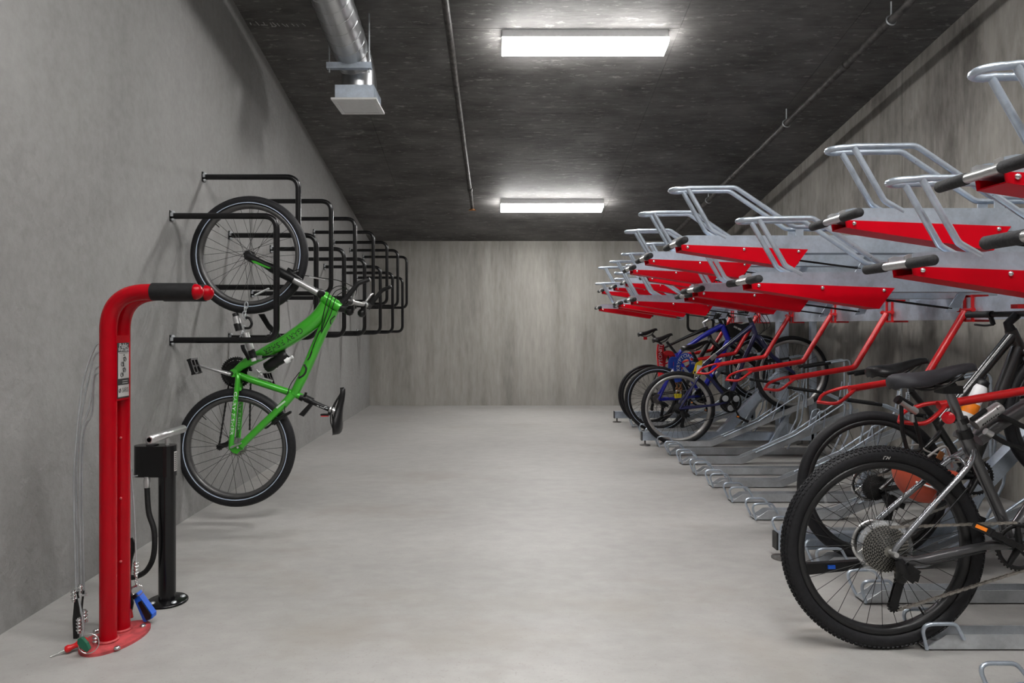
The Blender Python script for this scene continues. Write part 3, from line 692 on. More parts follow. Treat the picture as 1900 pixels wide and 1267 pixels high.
# ------------------------------------------------------------------ upper trays
def tray(y, xh, zt, label, low):
    """xh: handle X, zt: top of the tray channel"""
    root = thing('upper_tray', label, 'bike tray', Vector((xh, y, zt-.09)), 'upper trays of the rack')
    hw = .05; xe_ = 3.02
    mb = MB()
    for s in (-1, 1): mb.prism([(xh+.02, y+s*hw-.003, zt-.045), (xh+.02, y+s*hw-.003, zt-.006), (xh+.05, y+s*hw-.003, zt), (xe_, y+s*hw-.003, zt), (xe_, y+s*hw-.003, zt-.09), (xh+.3, y+s*hw-.003, zt-.09)], (0, .006, 0))
    mb.prism([(xh+.02, y-hw, zt-.046), (xh+.3, y-hw, zt-.09), (xh+.3, y+hw, zt-.09), (xh+.02, y+hw, zt-.046)], (0, 0, .004))
    mb.prism([(xh+.3, y-hw, zt-.09), (xe_, y-hw, zt-.09), (xe_, y+hw, zt-.09), (xh+.3, y+hw, zt-.09)], (0, 0, .004))
    mb.build('channel', 'galv', root)
    pl = [(xh+.015, zt-.048), (xh+.67, zt-.073), (xh+.60, zt-.168), (xh+.02, zt-.078)]
    mb = MB()
    for s in (-1, 1): mb.prism([(x, y+s*(hw+.0055)-.002, z) for x, z in pl], (0, .004, 0))
    mb.prism([(pl[3][0], y-hw-.006, pl[3][1]), (pl[2][0], y-hw-.006, pl[2][1]), (pl[2][0], y+hw+.006, pl[2][1]), (pl[3][0], y+hw+.006, pl[3][1])], (0, 0, .004))
    mb.build('side_plate', 'redplate', root)
    for dx in (.05, .34, .62):
        z = zt-.048-.025*dx/.65-.012
        MB().lathe([(.009, 0), (.0085, .004), (.005, .008), (.0001, .009)], (xh+dx, y-hw-.0075, z), (0, -1, 0), 10).build('bolt', 'chrome', root)
    # handle bar across the front
    hz_ = zt-.040
    MB().tube([(xh, y-.195, hz_), (xh, y+.195, hz_)], .0145, 14).build('handle_bar', 'silver', root)
    for s in (-1, 1):
        MB().lathe([(.0001, 0), (.014, .002), (.0175, .008), (.0175, .128), (.0155, .132)], (xh, y+s*.2, hz_), (0, -s, 0), 16).build('grip', 'grip', root)
    for s in (-1, 1):
        MB().prism([(xh-.004, y+s*.046-.003, zt-.040), (xh-.004, y+s*.046-.003, zt-.014), (xh+.012, y+s*.046-.003, zt-.006), (xh+.05, y+s*.046-.003, zt-.006), (xh+.05, y+s*.046-.003, zt-.04)], (0, .006, 0)).build('handle_bracket', 'silver', root)
    # front hoop and guide rails
    gw = .047
    top = zt+.245
    def side(s): return [(xe_-.25, y+s*gw, zt+.045), (xh+.60, y+s*gw, zt+.045), (xh+.30, y+s*gw, top+.003), (xh+.06, y+s*gw, top)]
    near = fillet(side(-1), .06, 6); farr = fillet(side(1), .06, 6)
    nose = [Vector((xh+.03-.055*math.sin(PI*i/10), y-gw*math.cos(PI*i/10), top-.004)) for i in range(11)]
    MB().tube(near+nose+list(reversed(farr)), .0115, 10).build('hoop_rail', 'galv', root)
    for s in (-1, 1):
        MB().tube(fillet([(xh+.055, y+s*gw, top-.004), (xh+.175, y+s*gw, zt+.03), (xh+.25, y+s*(gw-.002), zt-.012)], .04, 5), .0115, 10).build('hoop_leg', 'galv', root)
    for s in (-1, 1):
        for dx in (.63, 1.15): MB().box((xh+dx, y+s*gw, zt+.015), (.04, .005, .062)).build('rail_bracket', 'galv', root)
    # riser onto the long beam and the lift strut
    MB().box((2.66, y, (zt-.09+1.285)/2), (.06, .07, max(.012, zt-.09-1.285))).build('riser', 'galv', root)
    a_ = Vector((xh+.60, y+.02, zt-.115)); b2 = Vector((min(xh+.98, 2.55), y+.02, zt-.165))
    MB().tube([a_, a_+Vector((.05, 0, -.01))], .022, 10).build('strut_knob', 'blackp', root)
    MB().tube([a_, b2], .0055, 6).build('strut_rod', 'blackp', root)
    MB().prism([b2+Vector((-.03, -.004, -.02)), b2+Vector((.03, -.004, -.012)), b2+Vector((.07, -.004, .075)), b2+Vector((.03, -.004, .075))], (0, .008, 0)).build('strut_bracket', 'galv', root)
HI = [(1.90, 1.349), (2.75, 1.35), (3.57, .92), (4.34, .92), (5.15, .98), (5.97, 1.277), (6.79, 1.249), (7.6, 1.264), (8.4, 1.253)]
LO = [(1.49, 1.20), (2.31, 1.347), (3.17, 1.134), (3.96, 1.12), (4.75, 1.286), (5.56, 1.065), (6.38, 1.11), (7.2, 1.25), (8.0, 1.16)]
NT = ['nearest the camera', 'second from the camera', 'third from the camera', 'fourth from the camera', 'fifth from the camera', 'sixth from the camera', 'seventh from the camera', 'eighth from the camera', 'ninth and last from the camera']
for i, (y, x) in enumerate(HI): tray(y, x, 1.592, 'galvanized red-sided bike tray of the higher set, %s' % NT[i], False)
for i, (y, x) in enumerate(LO): tray(y, x, 1.372, 'galvanized red-sided bike tray of the lower set, %s' % NT[i], True)

# ------------------------------------------------------------------ bicycles
def V3(p, Y, dy=0): return Vector((p[0], Y+dy, p[1]))
def wheel(root, name, c, R, tw, rimd, rimm, nsp=32, stripe=False, single=True, tread=False, flange=.03, discs=()):
    c = Vector(c); n = 72; mb = MB()
    k = 14
    mb.lathe([(R-tw/2+tw/2*math.cos(2*PI*i/k), tw/2*.96*math.sin(2*PI*i/k)) for i in range(k)], (0, 0, 0), (0, 1, 0), n, True)
    if tread:
        for i in range(132):
            for row, off in ((-2, .5), (-1, 0), (0, .5), (1, 0), (2, .5)):
                a = 2*PI*(i+off)/132; th_ = row*.42
                rr = R-tw/2+(tw/2+.0006)*math.cos(th_); yv = (tw/2+.0006)*math.sin(th_)
                rot = Matrix.Rotation(-a, 3, 'Y')
                mb.box(rot @ Vector((rr, yv, 0)), (.0040, .0068, .0085), rot @ Matrix.Rotation(th_, 3, 'Z'))
    def at(b, nm, m, par, **kw):
        ob = b.build(nm, m, par, origin=(0, 0, 0), **kw)
        ob.location = (c-wloc(root)) if par is root else (0, 0, 0); return ob
    wh = at(mb, name, 'tire', root)
    ro = R-tw+.006; hwid = tw*.33
    at(MB().lathe([(ro, -hwid), (ro, hwid), (ro-rimd*.5, hwid), (ro-rimd, hwid*.55), (ro-rimd, -hwid*.55), (ro-rimd*.5, -hwid)], (0, 0, 0), (0, 1, 0), n, True), 'rim', rimm, wh)
    if stripe:
        for s in (-1, 1):
            at(MB().torus((0, s*tw*.435, 0), (0, 1, 0), R-tw*.76, .0026, n, 6), 'reflective_stripe', 'stripe', wh)
    at(MB().lathe([(.006, -.06), (.006, -.05), (.013, -.048), (.024, -flange), (.024, -flange+.003), (.013, -.02), (.013, .02), (.024, flange-.003), (.024, flange), (.013, .048), (.006, .05), (.006, .06)], (0, 0, 0), (0, 1, 0), 16), 'hub', 'blackp', wh)
    ri = ro-rimd*.9; allm = MB(); protos = {}
    for i in range(nsp):
        s = 1 if i % 2 else -1; dr = 1 if (i//2) % 2 else -1; an = 2*PI*i/nsp
        a0 = Vector((.023*math.cos(dr*1.05), s*(flange-.002), .023*math.sin(dr*1.05))); a1 = Vector((ri, s*.002, 0))
        if single:
            if (s, dr) not in protos:
                ob = MB().tube([a0, a1], .00115, 4, cap=False).build('spoke', 'spoke', wh, origin=(0, 0, 0)); protos[(s, dr)] = ob
            else:
                ob = protos[(s, dr)].copy(); ob.parent = wh; C.objects.link(ob)
            ob.location = (0, 0, 0); ob.rotation_euler = (0, -an, 0)
        else:
            rot = Matrix.Rotation(-an, 3, 'Y'); allm.tube([rot @ a0, rot @ a1], .0012, 4, cap=False)
    if not single: at(allm, 'spokes', 'spoke', wh, kind='stuff')
    va = -PI/2+.55 if tread else 2.4
    d = Vector((math.cos(va), 0, math.sin(va)))
    at(MB().tube([d*(ro-rimd), d*(ro-rimd-.03)], .0032, 8), 'valve', 'blackp', wh)
    return wh
def on(wh, mb, nm, m, **kw):
    ob = mb.build(nm, m, wh, origin=(0, 0, 0), **kw); ob.location = (0, 0, 0); return ob
def cassette(wh, s, Rmax, n=9, teeth=36, m='cass'):
    mb = MB()
    for i in range(n):
        q = i/(n-1); R = Rmax*(1-q)+.024*q
        mb.gear((0, s*(.020+.030*q), 0), R, max(11, int(teeth*R/Rmax)), .0022)
    mb.lathe([(.018, -.004), (.018, .034)], (0, s*.018, 0), (0, s, 0), 16)
    cs = on(wh, mb, 'cassette', m); mb = MB()
    for i in range(1, n):
        q = i/(n-1); R = Rmax*(1-q)+.024*q; y_ = s*(.020+.030*(i-1)/(n-1)+.0013)
        mb.lathe([(R-.004, -.0002), (R+.0016, -.0002), (R+.0016, .0002), (R-.004, .0002)], (0, y_, 0), (0, 1, 0), 32, True)
    ob = mb.build('sprocket_gap_shade', 'ink', cs, origin=(0, 0, 0), kind='stuff'); ob.location = (0, 0, 0)  # black rings painted in as the dark gaps between sprockets
    return cs
def rotor(wh, s, R=.08):
    mb = MB().lathe([(R, -.001), (R, .001), (R*.78, .001), (R*.78, -.001)], (0, s*.045, 0), (0, 1, 0), 40, True)
    for i in range(6):
        a = 2*PI*i/6; mb.tube([(.02*math.cos(a), s*.045, .02*math.sin(a)), (R*.8*math.cos(a+.5), s*.045, R*.8*math.sin(a+.5))], .0025, 4)
    return on(wh, mb, 'brake_disc', 'chrome')
def saddle(root, rear, nose, Y, up=None, L=None, m='saddle', wmax=.072, tilt=0):
    rear, nose = Vector((rear[0], 0, rear[1])), Vector((nose[0], 0, nose[1]))
    ax = (nose-rear); ln = ax.length; ax.normalize(); up = Vector(up) if up else Vector((-ax.z, 0, ax.x))
    if not up.dot(Vector((-ax.z, 0, ax.x))): pass
    st = [(0, .30, -.004), (.03, .66, .004), (.10, .95, .006), (.2, 1.0, .003), (.32, .88, -.002), (.45, .60, -.004), (.58, .38, -.003), (.72, .29, 0), (.86, .25, .001), (.95, .20, -.002), (1.0, .08, -.008)]
    prof = [(-1, -.55), (-.98, -.25), (-.80, .0), (-.5, .16), (0, .20), (.5, .16), (.80, .0), (.98, -.25), (1, -.55), (.8, -.62), (0, -.5), (-.8, -.62)]
    vs, fs = [], []; n = len(prof)
    for q, w_, dz in st:
        for (a, b_) in prof:
            hgt = (.048+.5*q*.06 if q < .3 else .057-(q-.3)*.036)
            vs.append(Vector((0, Y, 0))+rear+ax*(ln*q)+up*(dz+b_*hgt)+Vector((0, a*w_*wmax, 0)))
    for i in range(len(st)-1):
        for j in range(n): fs.append((i*n+j, i*n+(j+1) % n, (i+1)*n+(j+1) % n, (i+1)*n+j))
    fs += [tuple(range(n-1, -1, -1)), tuple(range((len(st)-1)*n, len(st)*n))]
    sd = MB().add(vs, fs, True).build('saddle', m, root)
    mb = MB()
    for s in (-1, 1):
        p = lambda q, h, yy: Vector((0, Y, 0))+rear+ax*(ln*q)+up*h+Vector((0, s*yy, 0))
        mb.tube(spline([p(.10, -.02, .045), p(.32, -.052, .024), p(.6, -.052, .022), p(.88, -.018, .010)], 5), .0036, 6)
    mb.build('saddle_rails', 'spoke', sd); return sd
def tubes(root, name, lst, m, n=12):
    mb = MB()
    for pts, r in lst: mb.tube(pts, r, n)
    return mb.build(name, m, root)
def crankset(root, bb, s, Rr, vec, Y, m='blackp', armm='blackp', rings=1, teeth=36, pedal=True, qf=.075, pm='blackp', prot=.5, refl=True):
    """vec: direction (x,z) of the arm on side s (drive side s, in Y)"""
    bb = Vector((bb[0], Y, bb[1])); L_ = .168; v = Vector((vec[0], 0, vec[1])).normalized()*L_
    mb = MB()
    for k in range(rings):
        R = Rr*(1-.2*k); c = bb+Vector((0, s*(.048-.008*k), 0))
        poly = []
        mb.gear(c, R, teeth-8*k, .003) if k else None
        if k == 0:
            no = teeth
            mb.lathe([(R-.003, -.0015), (R-.003, .0015), (R*.80, .0015), (R*.80, -.0015)], c, (0, 1, 0), 48, True)
            for i in range(teeth):
                a = 2*PI*i/teeth; mb.box(c+Vector((math.cos(a)*(R-.002), 0, math.sin(a)*(R-.002))), (.0062, .0024, .0052), Matrix.Rotation(-a, 3, 'Y'))
            for i in range(5):
                a = 2*PI*i/5+.4; mb.tube([c, c+Vector((math.cos(a), 0, math.sin(a)))*R*.85], [.012, .008], 6)
    ch = mb.build('chainring', m, root)
    MB().tube([bb+Vector((0, -.06, 0)), bb+Vector((0, .06, 0))], .016, 14).build('bottom_bracket', 'blackp', root)
    for side, d in ((s, v), (-s, -v)):
        a0 = bb+Vector((0, side*.062, 0)); a1 = a0+d+Vector((0, side*.014, 0))
        ar = MB().tube([a0-d*.07, a0, a0+d*.5+Vector((0, side*.007, 0)), a1, a1+d*.06], [.014, .0175, .012, .012, .008], 10, sy=.7).build('crank_arm', armm, root)
        MB().lathe([(.008, 0), (.010, .004), (.004, .006), (.0001, .006)], a0+Vector((0, side*.010, 0)), (0, side, 0), 10).build('crank_bolt', 'chrome', ar)
        if pedal:
            pc_ = a1+Vector((0, side*.062, 0)); mb = MB(); rot = Matrix.Rotation(prot, 3, 'Y')
            for dx in (-.040, .040): mb.box(pc_+rot @ Vector((dx, 0, 0)), (.010, .088, .024), rot)
            for dy in (-.040, .0, .040): mb.box(pc_+rot @ Vector((0, dy, 0)), (.084, .011, .018), rot)
            mb.tube([a1, pc_+Vector((0, side*.035, 0))], .0075, 8)
            pd = mb.build('pedal', pm, root)
            if refl:
                mb = MB()
                for dx in (-.046, .046): mb.box(pc_+rot @ Vector((dx, 0, 0)), (.003, .05, .012), rot)
                mb.build('pedal_reflector', 'orangep', pd)
    return ch
def chain(root, top, bot, pulley, Y, links=True, m='chainm'):
    """top: list of points of upper run, bot: lower run (x,z)"""
    mb = MB()
    for run in (top, bot):
        for i in range(len(run)-1):
            a, b_ = V3(run[i], Y), V3(run[i+1], Y); L_ = (b_-a).length; n = max(1, int(L_/.0127)); d = (b_-a)/n
            ang = math.atan2(d.z, d.x); rot = Matrix.Rotation(-ang, 3, 'Y')
            if not links: mb.tube([a, b_], .0035, 5); continue
            for k in range(n):
                c = a+d*(k+.5); w_ = .0042 if k % 2 else .0028
                for s in (-1, 1): mb.box(c+Vector((0, s*w_, 0)), (.0135, .0012, .0085 if k % 2 else .007), rot)
                mb.box(a+d*k, (.005, .008, .005), rot)
    return mb.build('chain', m, root, kind='stuff')
def derailleur(root, ra, Y, s, p1, p2, m='blackp'):
    """p1 upper pulley, p2 lower pulley (x,z)"""
    a, b_, c = V3(ra, Y, s*.075), V3(p1, Y, s*.055), V3(p2, Y, s*.050)
    mb = MB(); mb.tube([a, (a+b_)/2+Vector((.012, s*.012, 0)), b_], [.014, .026, .018], 8)
    for q in (b_, c): mb.gear(q, .021, 11, .006, .005); mb.lathe([(.011, -.006), (.011, .006)], q, (0, 1, 0), 10)
    d = (c-b_).normalized(); nn = Vector((-d.z, 0, d.x))
    for yy in (-.006, .006): mb.prism([b_+nn*.014+Vector((0, yy, 0)), b_-nn*.014+Vector((0, yy, 0)), c-nn*.017+Vector((0, yy, 0)), c+nn*.012+Vector((0, yy, 0))], (0, .002, 0))
    mb.box((a+b_)/2+Vector((.024, s*.016, -.004)), (.046, .028, .05), Matrix.Rotation(.6, 3, 'Y')); mb.box(b_+Vector((.034, s*.012, .018)), (.036, .026, .026), Matrix.Rotation(.3, 3, 'Y'))
    return mb.build('rear_derailleur', m, root)
def flatbar(root, p, Y, hw=.30, sweep=(-.02, .0), m='blackp', gripm='rubber', lever=(.05, -.03)):
    """bar along Y through p=(x,z)"""
    c = V3(p, Y); e = lambda s, q: c+Vector((sweep[0]*q, s*hw*q, sweep[1]*q))
    pts = [e(-1, 1), e(-1, .35), c, e(1, .35), e(1, 1)]
    hb = MB().tube(pts, .0135, 12).build('handlebar', m, root)
    for s in (-1, 1):
        MB().tube([e(s, .58), e(s, 1.0)], .0165, 14).build('grip', gripm, root)
        a = e(s, .54); d = Vector((lever[0], 0, lever[1]))
        mb = MB().tube([a+Vector((0, -.018, 0)), a+Vector((0, .018, 0))], .018, 10)
        mb.tube([a, a+d*.9], .011, 8); mb.tube(spline([a+d*.9, a+d+Vector((0, s*.06, 0)), a+d*.9+Vector((0, s*.13, 0))], 5), .006, 6)
        mb.build('brake_lever', 'blackp', root)
    return hb
def cable(root, pts, r=.0026, nm='cable', m='blackp'):
    return MB().tube(spline(pts, 8), r, 6).build(nm, m, root)

# ---- bicycle A: green mountain bike hanging on the left wall, seen from its left side
Y = 3.93
Q = lambda px, py, dy=0: P(px, py, Y+dy)
q2 = lambda px, py: (P(px, py, Y).x, P(px, py, Y).z)
root = thing('mountain_bike', 'bright green mountain bicycle hung front wheel up on the left wall', 'bicycle', Q(441, 941))
rw = wheel(root, 'rear_wheel', Q(439, 830), .342, .058, .024, 'darkrim', 32, True); cassette(rw, 1, .052, 8, 34); rotor(rw, -1, .0)if False else None
fw = wheel(root, 'front_wheel', Q(463, 473), .340, .056, .024, 'darkrim', 32, True)
on(fw, MB().tube([Vector((.040, -.02, -.232)), Vector((.118, -.02, -.194))], .016, 6, sy=.3), 'wheel_reflector', 'inkw', label='white spoke reflector')
on(rw, MB().lathe([(.055, 0), (.055, .002), (.02, .004)], (0, .018, 0), (0, 1, 0), 32), 'spoke_guard', 'clear')
R1 = .0205
downt = spline([Q(437, 689), Q(452, 676), Q(474, 664), Q(537, 629), Q(585, 594), Q(607, 566)], 6)
DTR = [.021+.0225*min(1, max(0, i-3)/18) for i in range(len(downt))]
CSN = spline([Q(440, 694, -.03), Q(441, 705, -.045), Q(435, 760, -.062), Q(429, 822, -.066), Q(427, 829, -.066)], 4)
CSF = spline([Q(440, 694, .03), Q(447, 720, .045), Q(446, 760, .060), Q(441, 822, .066), Q(438, 829, .066)], 4)
fr = tubes(root, 'frame', [
    (downt, DTR),
    ([Q(433, 692), Q(470, 706), Q(545, 730.5), Q(561, 737)], .0195),
    ([Q(546, 731), Q(563, 697), Q(600, 611), Q(619, 575)], [.026, .028, .030, .032]),
    ([Q(600, 551), Q(632, 572)], [.033, .033]),
    ([Q(600, 551), Q(604, 553.5)], .037), ([Q(627, 568.5), Q(632, 572)], .037),
    ([Q(433, 692, -.04), Q(433, 692, .04)], .023),
    (spline([Q(440, 694, -.03), Q(441, 705, -.045), Q(435, 760, -.062), Q(429, 822, -.066), Q(427, 829, -.066)], 4), .0145),
    (spline([Q(440, 694, .03), Q(447, 720, .045), Q(446, 760, .060), Q(441, 822, .066), Q(438, 829, .066)], 4), .0145),
    (spline([Q(543, 732, -.025), Q(520, 757, -.045), Q(480, 795, -.058), Q(447, 827, -.066)], 4), [.023]*4+[.021]*4+[.020]*5),
    (spline([Q(543, 732, .025), Q(520, 757, .045), Q(480, 795, .058), Q(445, 827, .066)], 4), .018),
    ([Q(520, 757, -.045), Q(520, 757, .045)], .009),
    ([Q(445, 722, -.045), Q(445, 722, .045)], .010)], 'green', 14)
mb = MB()
for dy in (-.066, .066):
    mb.prism([Q(426, 822, dy), Q(446, 826, dy), Q(452, 833, dy), Q(446, 836, dy), Q(440, 842, dy), Q(432, 840, dy), Q(426, 834, dy)], (0, .006, 0))
mb.build('dropouts', 'green', fr)
MB().tube([Q(428, 830, -.075), Q(448, 822, -.085)], [.007, .005], 8).build('quick_release', 'silver', root)
MB().tube([Q(441, 830, -.08), Q(441, 830, .08)], .006, 10).build('rear_axle', 'silver', root)
# lettering
def dirw(a, b_): return (Q(*b_)-Q(*a)).normalized()
rr_ = [r_ for r_ in DTR]
i0 = next(i for i, p in enumerate(downt) if p.x > Q(478, 662).x); seg = list(reversed(downt[i0:])); segr = list(reversed(rr_[i0:]))
path_text('GARY FISHER', .046, seg, segr, 'ink', fr, sx=.95, shift=.075)
path_text('GARY FISHER', .024, CSN, .0145, 'inkw', fr, sx=1.75, shift=.015)
path_text('GARY FISHER', .022, CSF, .0145, 'inkg', fr, sx=1.6, shift=.01)
def strk(pts, w_):
    mb = MB().tube(spline([Q(x, y, -.0262) for x, y in pts], 5), w_, 8, sy=1.0); return mb.build('black_graphic', 'ink', fr)
strk([(554, 701), (562, 697), (567, 690), (568, 682), (564, 676)], .0058)
strk([(571, 668), (574, 664), (576, 660), (579, 652)], .0045)
strk([(614, 602), (613, 595), (617, 590), (622, 586)], .0030)
strk([(482, 800), (487, 792), (494, 794), (504, 786)], .0050)
strk([(488, 789), (493, 786)], .0040)
marks(fr, [(Q(513, 757, -.0685), Q(529, 744, -.0635))], .010, 'inkg')
# fork
tubes(root, 'fork', [(spline([Q(460, 475, -.055), Q(480, 485, -.057), Q(531, 511, -.057), Q(546, 519, -.057)], 4), [.019]*6+[.026]*7),
                     (spline([Q(460, 475, .055), Q(480, 485, .057), Q(531, 511, .057), Q(546, 519, .057)], 4), [.019]*6+[.026]*7),
                     (spline([Q(531, 511, -.057), Q(549, 505, -.05), Q(552, 502, 0), Q(549, 505, .05), Q(531, 511, .057)], 4), .012)], 'blackp')
tubes(root, 'fork_stanchions', [([Q(540, 516, -.057), Q(590, 543, -.057)], .019), ([Q(540, 516, .057), Q(590, 543, .057)], .019)], 'silver')
tubes(root, 'fork_crown', [(spline([Q(582, 538, -.06), Q(594, 543, -.03), Q(598, 549, 0), Q(594, 543, .03), Q(582, 538, .06)], 4), [.018]*4+[.026]*9+[.018]*4)], 'blackp')
mb = MB()
for s in (-1, 1): mb.prism([Q(453, 470, s*.055), Q(462, 466, s*.055), Q(475, 480, s*.055), Q(470, 489, s*.055), Q(455, 481, s*.055)], (0, s*.012, 0))
mb.build('fork_dropouts', 'blackp', root)
mb = MB().prism([Q(466, 483, -.079), Q(473, 484, -.082), Q(503, 497, -.085), Q(499, 498.5, -.085), Q(471, 488, -.080)], (0, -.002, 0)); mb.build('fork_decal', 'green', root)
mb = MB()
for s in (-1, 1):
    mb.tube([Q(536, 502, s*.052), Q(548, 512, s*.066), Q(560, 520, s*.05)], [.008, .012, .008], 8); mb.box(Q(541, 503, s*.032), (.05, .018, .02), Matrix.Rotation(.5, 3, 'Y'))
mb.tube([Q(548, 508, -.06), Q(556, 504, 0), Q(548, 508, .06)], .006, 6); mb.build('front_brake', 'blackp', root)
cable(root, [Q(560, 510, -.02), Q(590, 515, -.02), Q(630, 521, -.03), Q(662, 535, -.06)], .0028); MB().tube([Q(574, 513.5, -.02), Q(603, 519, -.022)], .0042, 8).build('cable_noodle', 'silver', root)
# stem, bar and bar ends
MB().tube([Q(630, 570), Q(641, 573), Q(660, 566)], [.026, .024, .02], 12).build('stem', 'blackp', root)
bc = Q(664, 563)
e = lambda s, q: bc+Vector((-.0+.018*s*q, s*.275*q, -.006*s*q))
MB().tube([e(-1, 1), e(1, 1)], .0128, 12).build('handlebar', 'silver', root)
for s in (-1, 1):
    gp = MB().tube([e(s, .60), e(s, .93)], .0175, 12).build('grip', 'rubber', root)
    base = e(s, .97); tip = base+Vector((.075, 0, .095)); tip2 = tip+Vector((.055, -s*.02, .020))
    MB().tube(fillet([base-Vector((.012, 0, .014)), tip, tip2], .04, 6), [.016]+[.0125]*7+[.0105], 12).build('bar_end', 'rubber' if s < 0 else 'rubber', root)
    MB().lathe([(.0001, 0), (.011, .001), (.011, .006), (.0001, .008)], tip2, (tip2-tip).normalized(), 10).build('end_plug', 'silver' if s < 0 else 'blackp', root)
    lv = e(s, .52); mb = MB().tube([lv-Vector((0, .02, 0)), lv+Vector((0, .02, 0))], .02, 10)
    mb.tube(spline([lv+Vector((.01, 0, .02)), lv+Vector((.03, s*.04, .06)), lv+Vector((.025, s*.12, .07))], 5), .007, 8); mb.build('brake_lever', 'silver', root)
    mb = MB().ball(lv+Vector((-.012, -s*.02, -.05)), .026, 10); mb.box(lv+Vector((0, -s*.02, -.02)), (.03, .03, .05)); mb.build('gear_shifter', 'blackp', root)
for k, (mx, my) in enumerate(((602, 545), (607, 550), (612, 556))):
    cable(root, [e(-1, .5)+Vector((0, 0, .02)), Q(640+k*5, 532+k*5, -.08), Q(mx+14, my-8, -.06), Q(mx, my+30, -.045), Q(596, 612+k*3, -.03)], .0026)
cable(root, [Q(596, 612, -.035), Q(590, 620, -.036), Q(575, 660, -.03)], .0026)
cable(root, [Q(556, 690, -.024), Q(540, 712, -.026), Q(533, 732, -.03), Q(528, 757, -.06), Q(529, 764, -.03)], .0026)
# drivetrain (far side)
cv = Q(375, 675)-Q(433, 692)
bbp = q2(433, 692)
crankset(root, bbp, 1, .092, (-cv.x, -cv.z), Y, 'blackp', 'silver', 3, 42, True, pm='blackp', prot=1.25, refl=False)
pu, pl_ = q2(403, 822), q2(400, 834)
chain(root, [q2(421, 700), q2(401, 828)], [q2(460, 700), q2(458, 800)], None, Y+.045, True, 'spoke')
derailleur(root, q2(441, 830), Y, 1, q2(418, 826), q2(401, 832))
mb = MB(); mb.box(Q(470, 697, .03), (.06, .03, .05)); mb.tube([Q(462, 690, .02), Q(480, 700, .04), Q(505, 707, .03)], .008, 6); mb.build('front_derailleur', 'silver', root)
# rear brake
mb = MB()
for s in (-1, 1):
    mb.tube([Q(505, 786, s*.05), Q(515, 778, s*.062), Q(540, 764, s*.05)], [.009, .011, .008], 8); mb.box(Q(508, 781, s*.034), (.045, .016, .02), Matrix.Rotation(.9, 3, 'Y'))
mb.tube([Q(540, 764, -.05), Q(541, 763, .05)], .004, 6); mb.build('rear_brake', 'blackp', root)
# seat post and saddle
MB().tube([Q(559, 737), Q(617, 762)], .0138, 14).build('seatpost', 'blackp', root)
MB().tube([Q(557, 736), Q(563, 738.5)], .021, 14).build('seat_clamp', 'blackp', root)
MB().tube([Q(612, 759), Q(622, 764)], .019, 12).build('saddle_clamp', 'silver', root)
mb = MB(); mb.prism([Q(572, 750, -.012), Q(580, 752, -.012), Q(563, 773, -.012), Q(554, 769, -.012)], (0, .024, 0)); mb.tube([Q(567, 739), Q(580, 745)], .021, 12); mb.tube([Q(565, 741), Q(568, 728)], .008, 8); mb.build('light_mount', 'blackp', root)
mb = MB(); mb.box(Q(603, 769), (.045, .03, .008)); mb.box(Q(611, 765), (.012, .016, .03)); mb.build('tail_light', 'blackp', root); MB().box(Q(603, 771.5), (.042, .028, .004)).build('tail_light_lens', 'redref', root)
marks(root, [(Q(588, 752, -.0142), Q(592, 753.5, -.0142)), (Q(594, 754, -.0142), Q(597, 755.5, -.0142)), (Q(598, 756, -.0142), Q(601, 757, -.0142)), (Q(602, 757, -.0142), Q(603, 754, -.0142)), (Q(603, 754, -.0142), Q(607, 755, -.0142)), (Q(604, 757.5, -.0142), Q(608, 758, -.0142))], .0032, 'inkw')
sd = saddle(root, (Q(628, 805).x, Q(628, 805).z), (Q(640, 718).x, Q(640, 718).z), Y, up=Vector((.99, 0, .13)), m='saddle', wmax=.07)
# bottle and its cage
T = thing('water_bottle', 'black squeeze bottle with a white spout on the green bicycle', 'bottle', Q(515, 665))
bd = dirw((492, 685), (540, 652))
MB().lathe([(.020, 0), (.033, .008), (.034, .06), (.031, .075), (.034, .09), (.034, .135), (.028, .15), (.022, .155)], Q(493, 684, .01), bd, 18).build('bottle_body', 'blackp', T)
sp = Q(533, 668, .0); d2 = Vector((.85, 0, .52)).normalized()
MB().lathe([(.019, -.012), (.019, .012), (.008, .016), (.008, .03), (.010, .032), (.010, .038), (.0001, .04)], sp, d2, 14).build('spout', 'white', T)
tubes(root, 'bottle_cage', [(spline([Q(482, 689, .02), Q(500, 684, .04), Q(520, 672, .04)], 4), .003), (spline([Q(482, 692, -.03), Q(503, 690, -.04), Q(514, 683, -.04)], 4), .003), ([Q(476, 686), Q(486, 696)], .004)], 'silver')
# locks of the green bicycle
T = thing('padlock', 'black and grey shackle lock with chain hanging under the raised wheel', 'lock', Q(445, 612))
yl = -.065
mb = MB().tube([Q(436, 581, yl), Q(438.5, 588, yl)], .017, 14); mb.tube([Q(440, 600, yl), Q(444, 613, yl)], .0205, 14)
mb.build('lock_body', 'blackp', T); MB().tube([Q(437.5, 587, yl), Q(441, 601, yl)], .0195, 14).build('grey_band', 'silver', T)
MB().tube(spline([Q(456, 589, yl), Q(463, 591, yl), Q(467, 600, yl), Q(463, 608, yl), Q(454, 608.5, yl)], 6), .0072, 10).build('shackle', 'blackp', T)
mb = MB()
for (x, y, a) in ((457, 566, .1), (455, 574, 1.4), (453, 584, .1), (456, 588, 1.4), (452, 610, .2), (450, 619, 1.4), (448, 628, .2)):
    c = Q(x, y, yl+.005); rot = Matrix.Rotation(a*.4, 3, 'Z')
    pts = []
    for i in range(14):
        an = 2*PI*i/14; pts.append(c+Matrix.Rotation(a, 3, 'Z') @ Vector((.009*math.cos(an), 0, .019*math.sin(an))))
    mb.tube(pts, .0038, 6, closed=True)
mb.build('chain_links', 'galv_dull', T, kind='stuff')
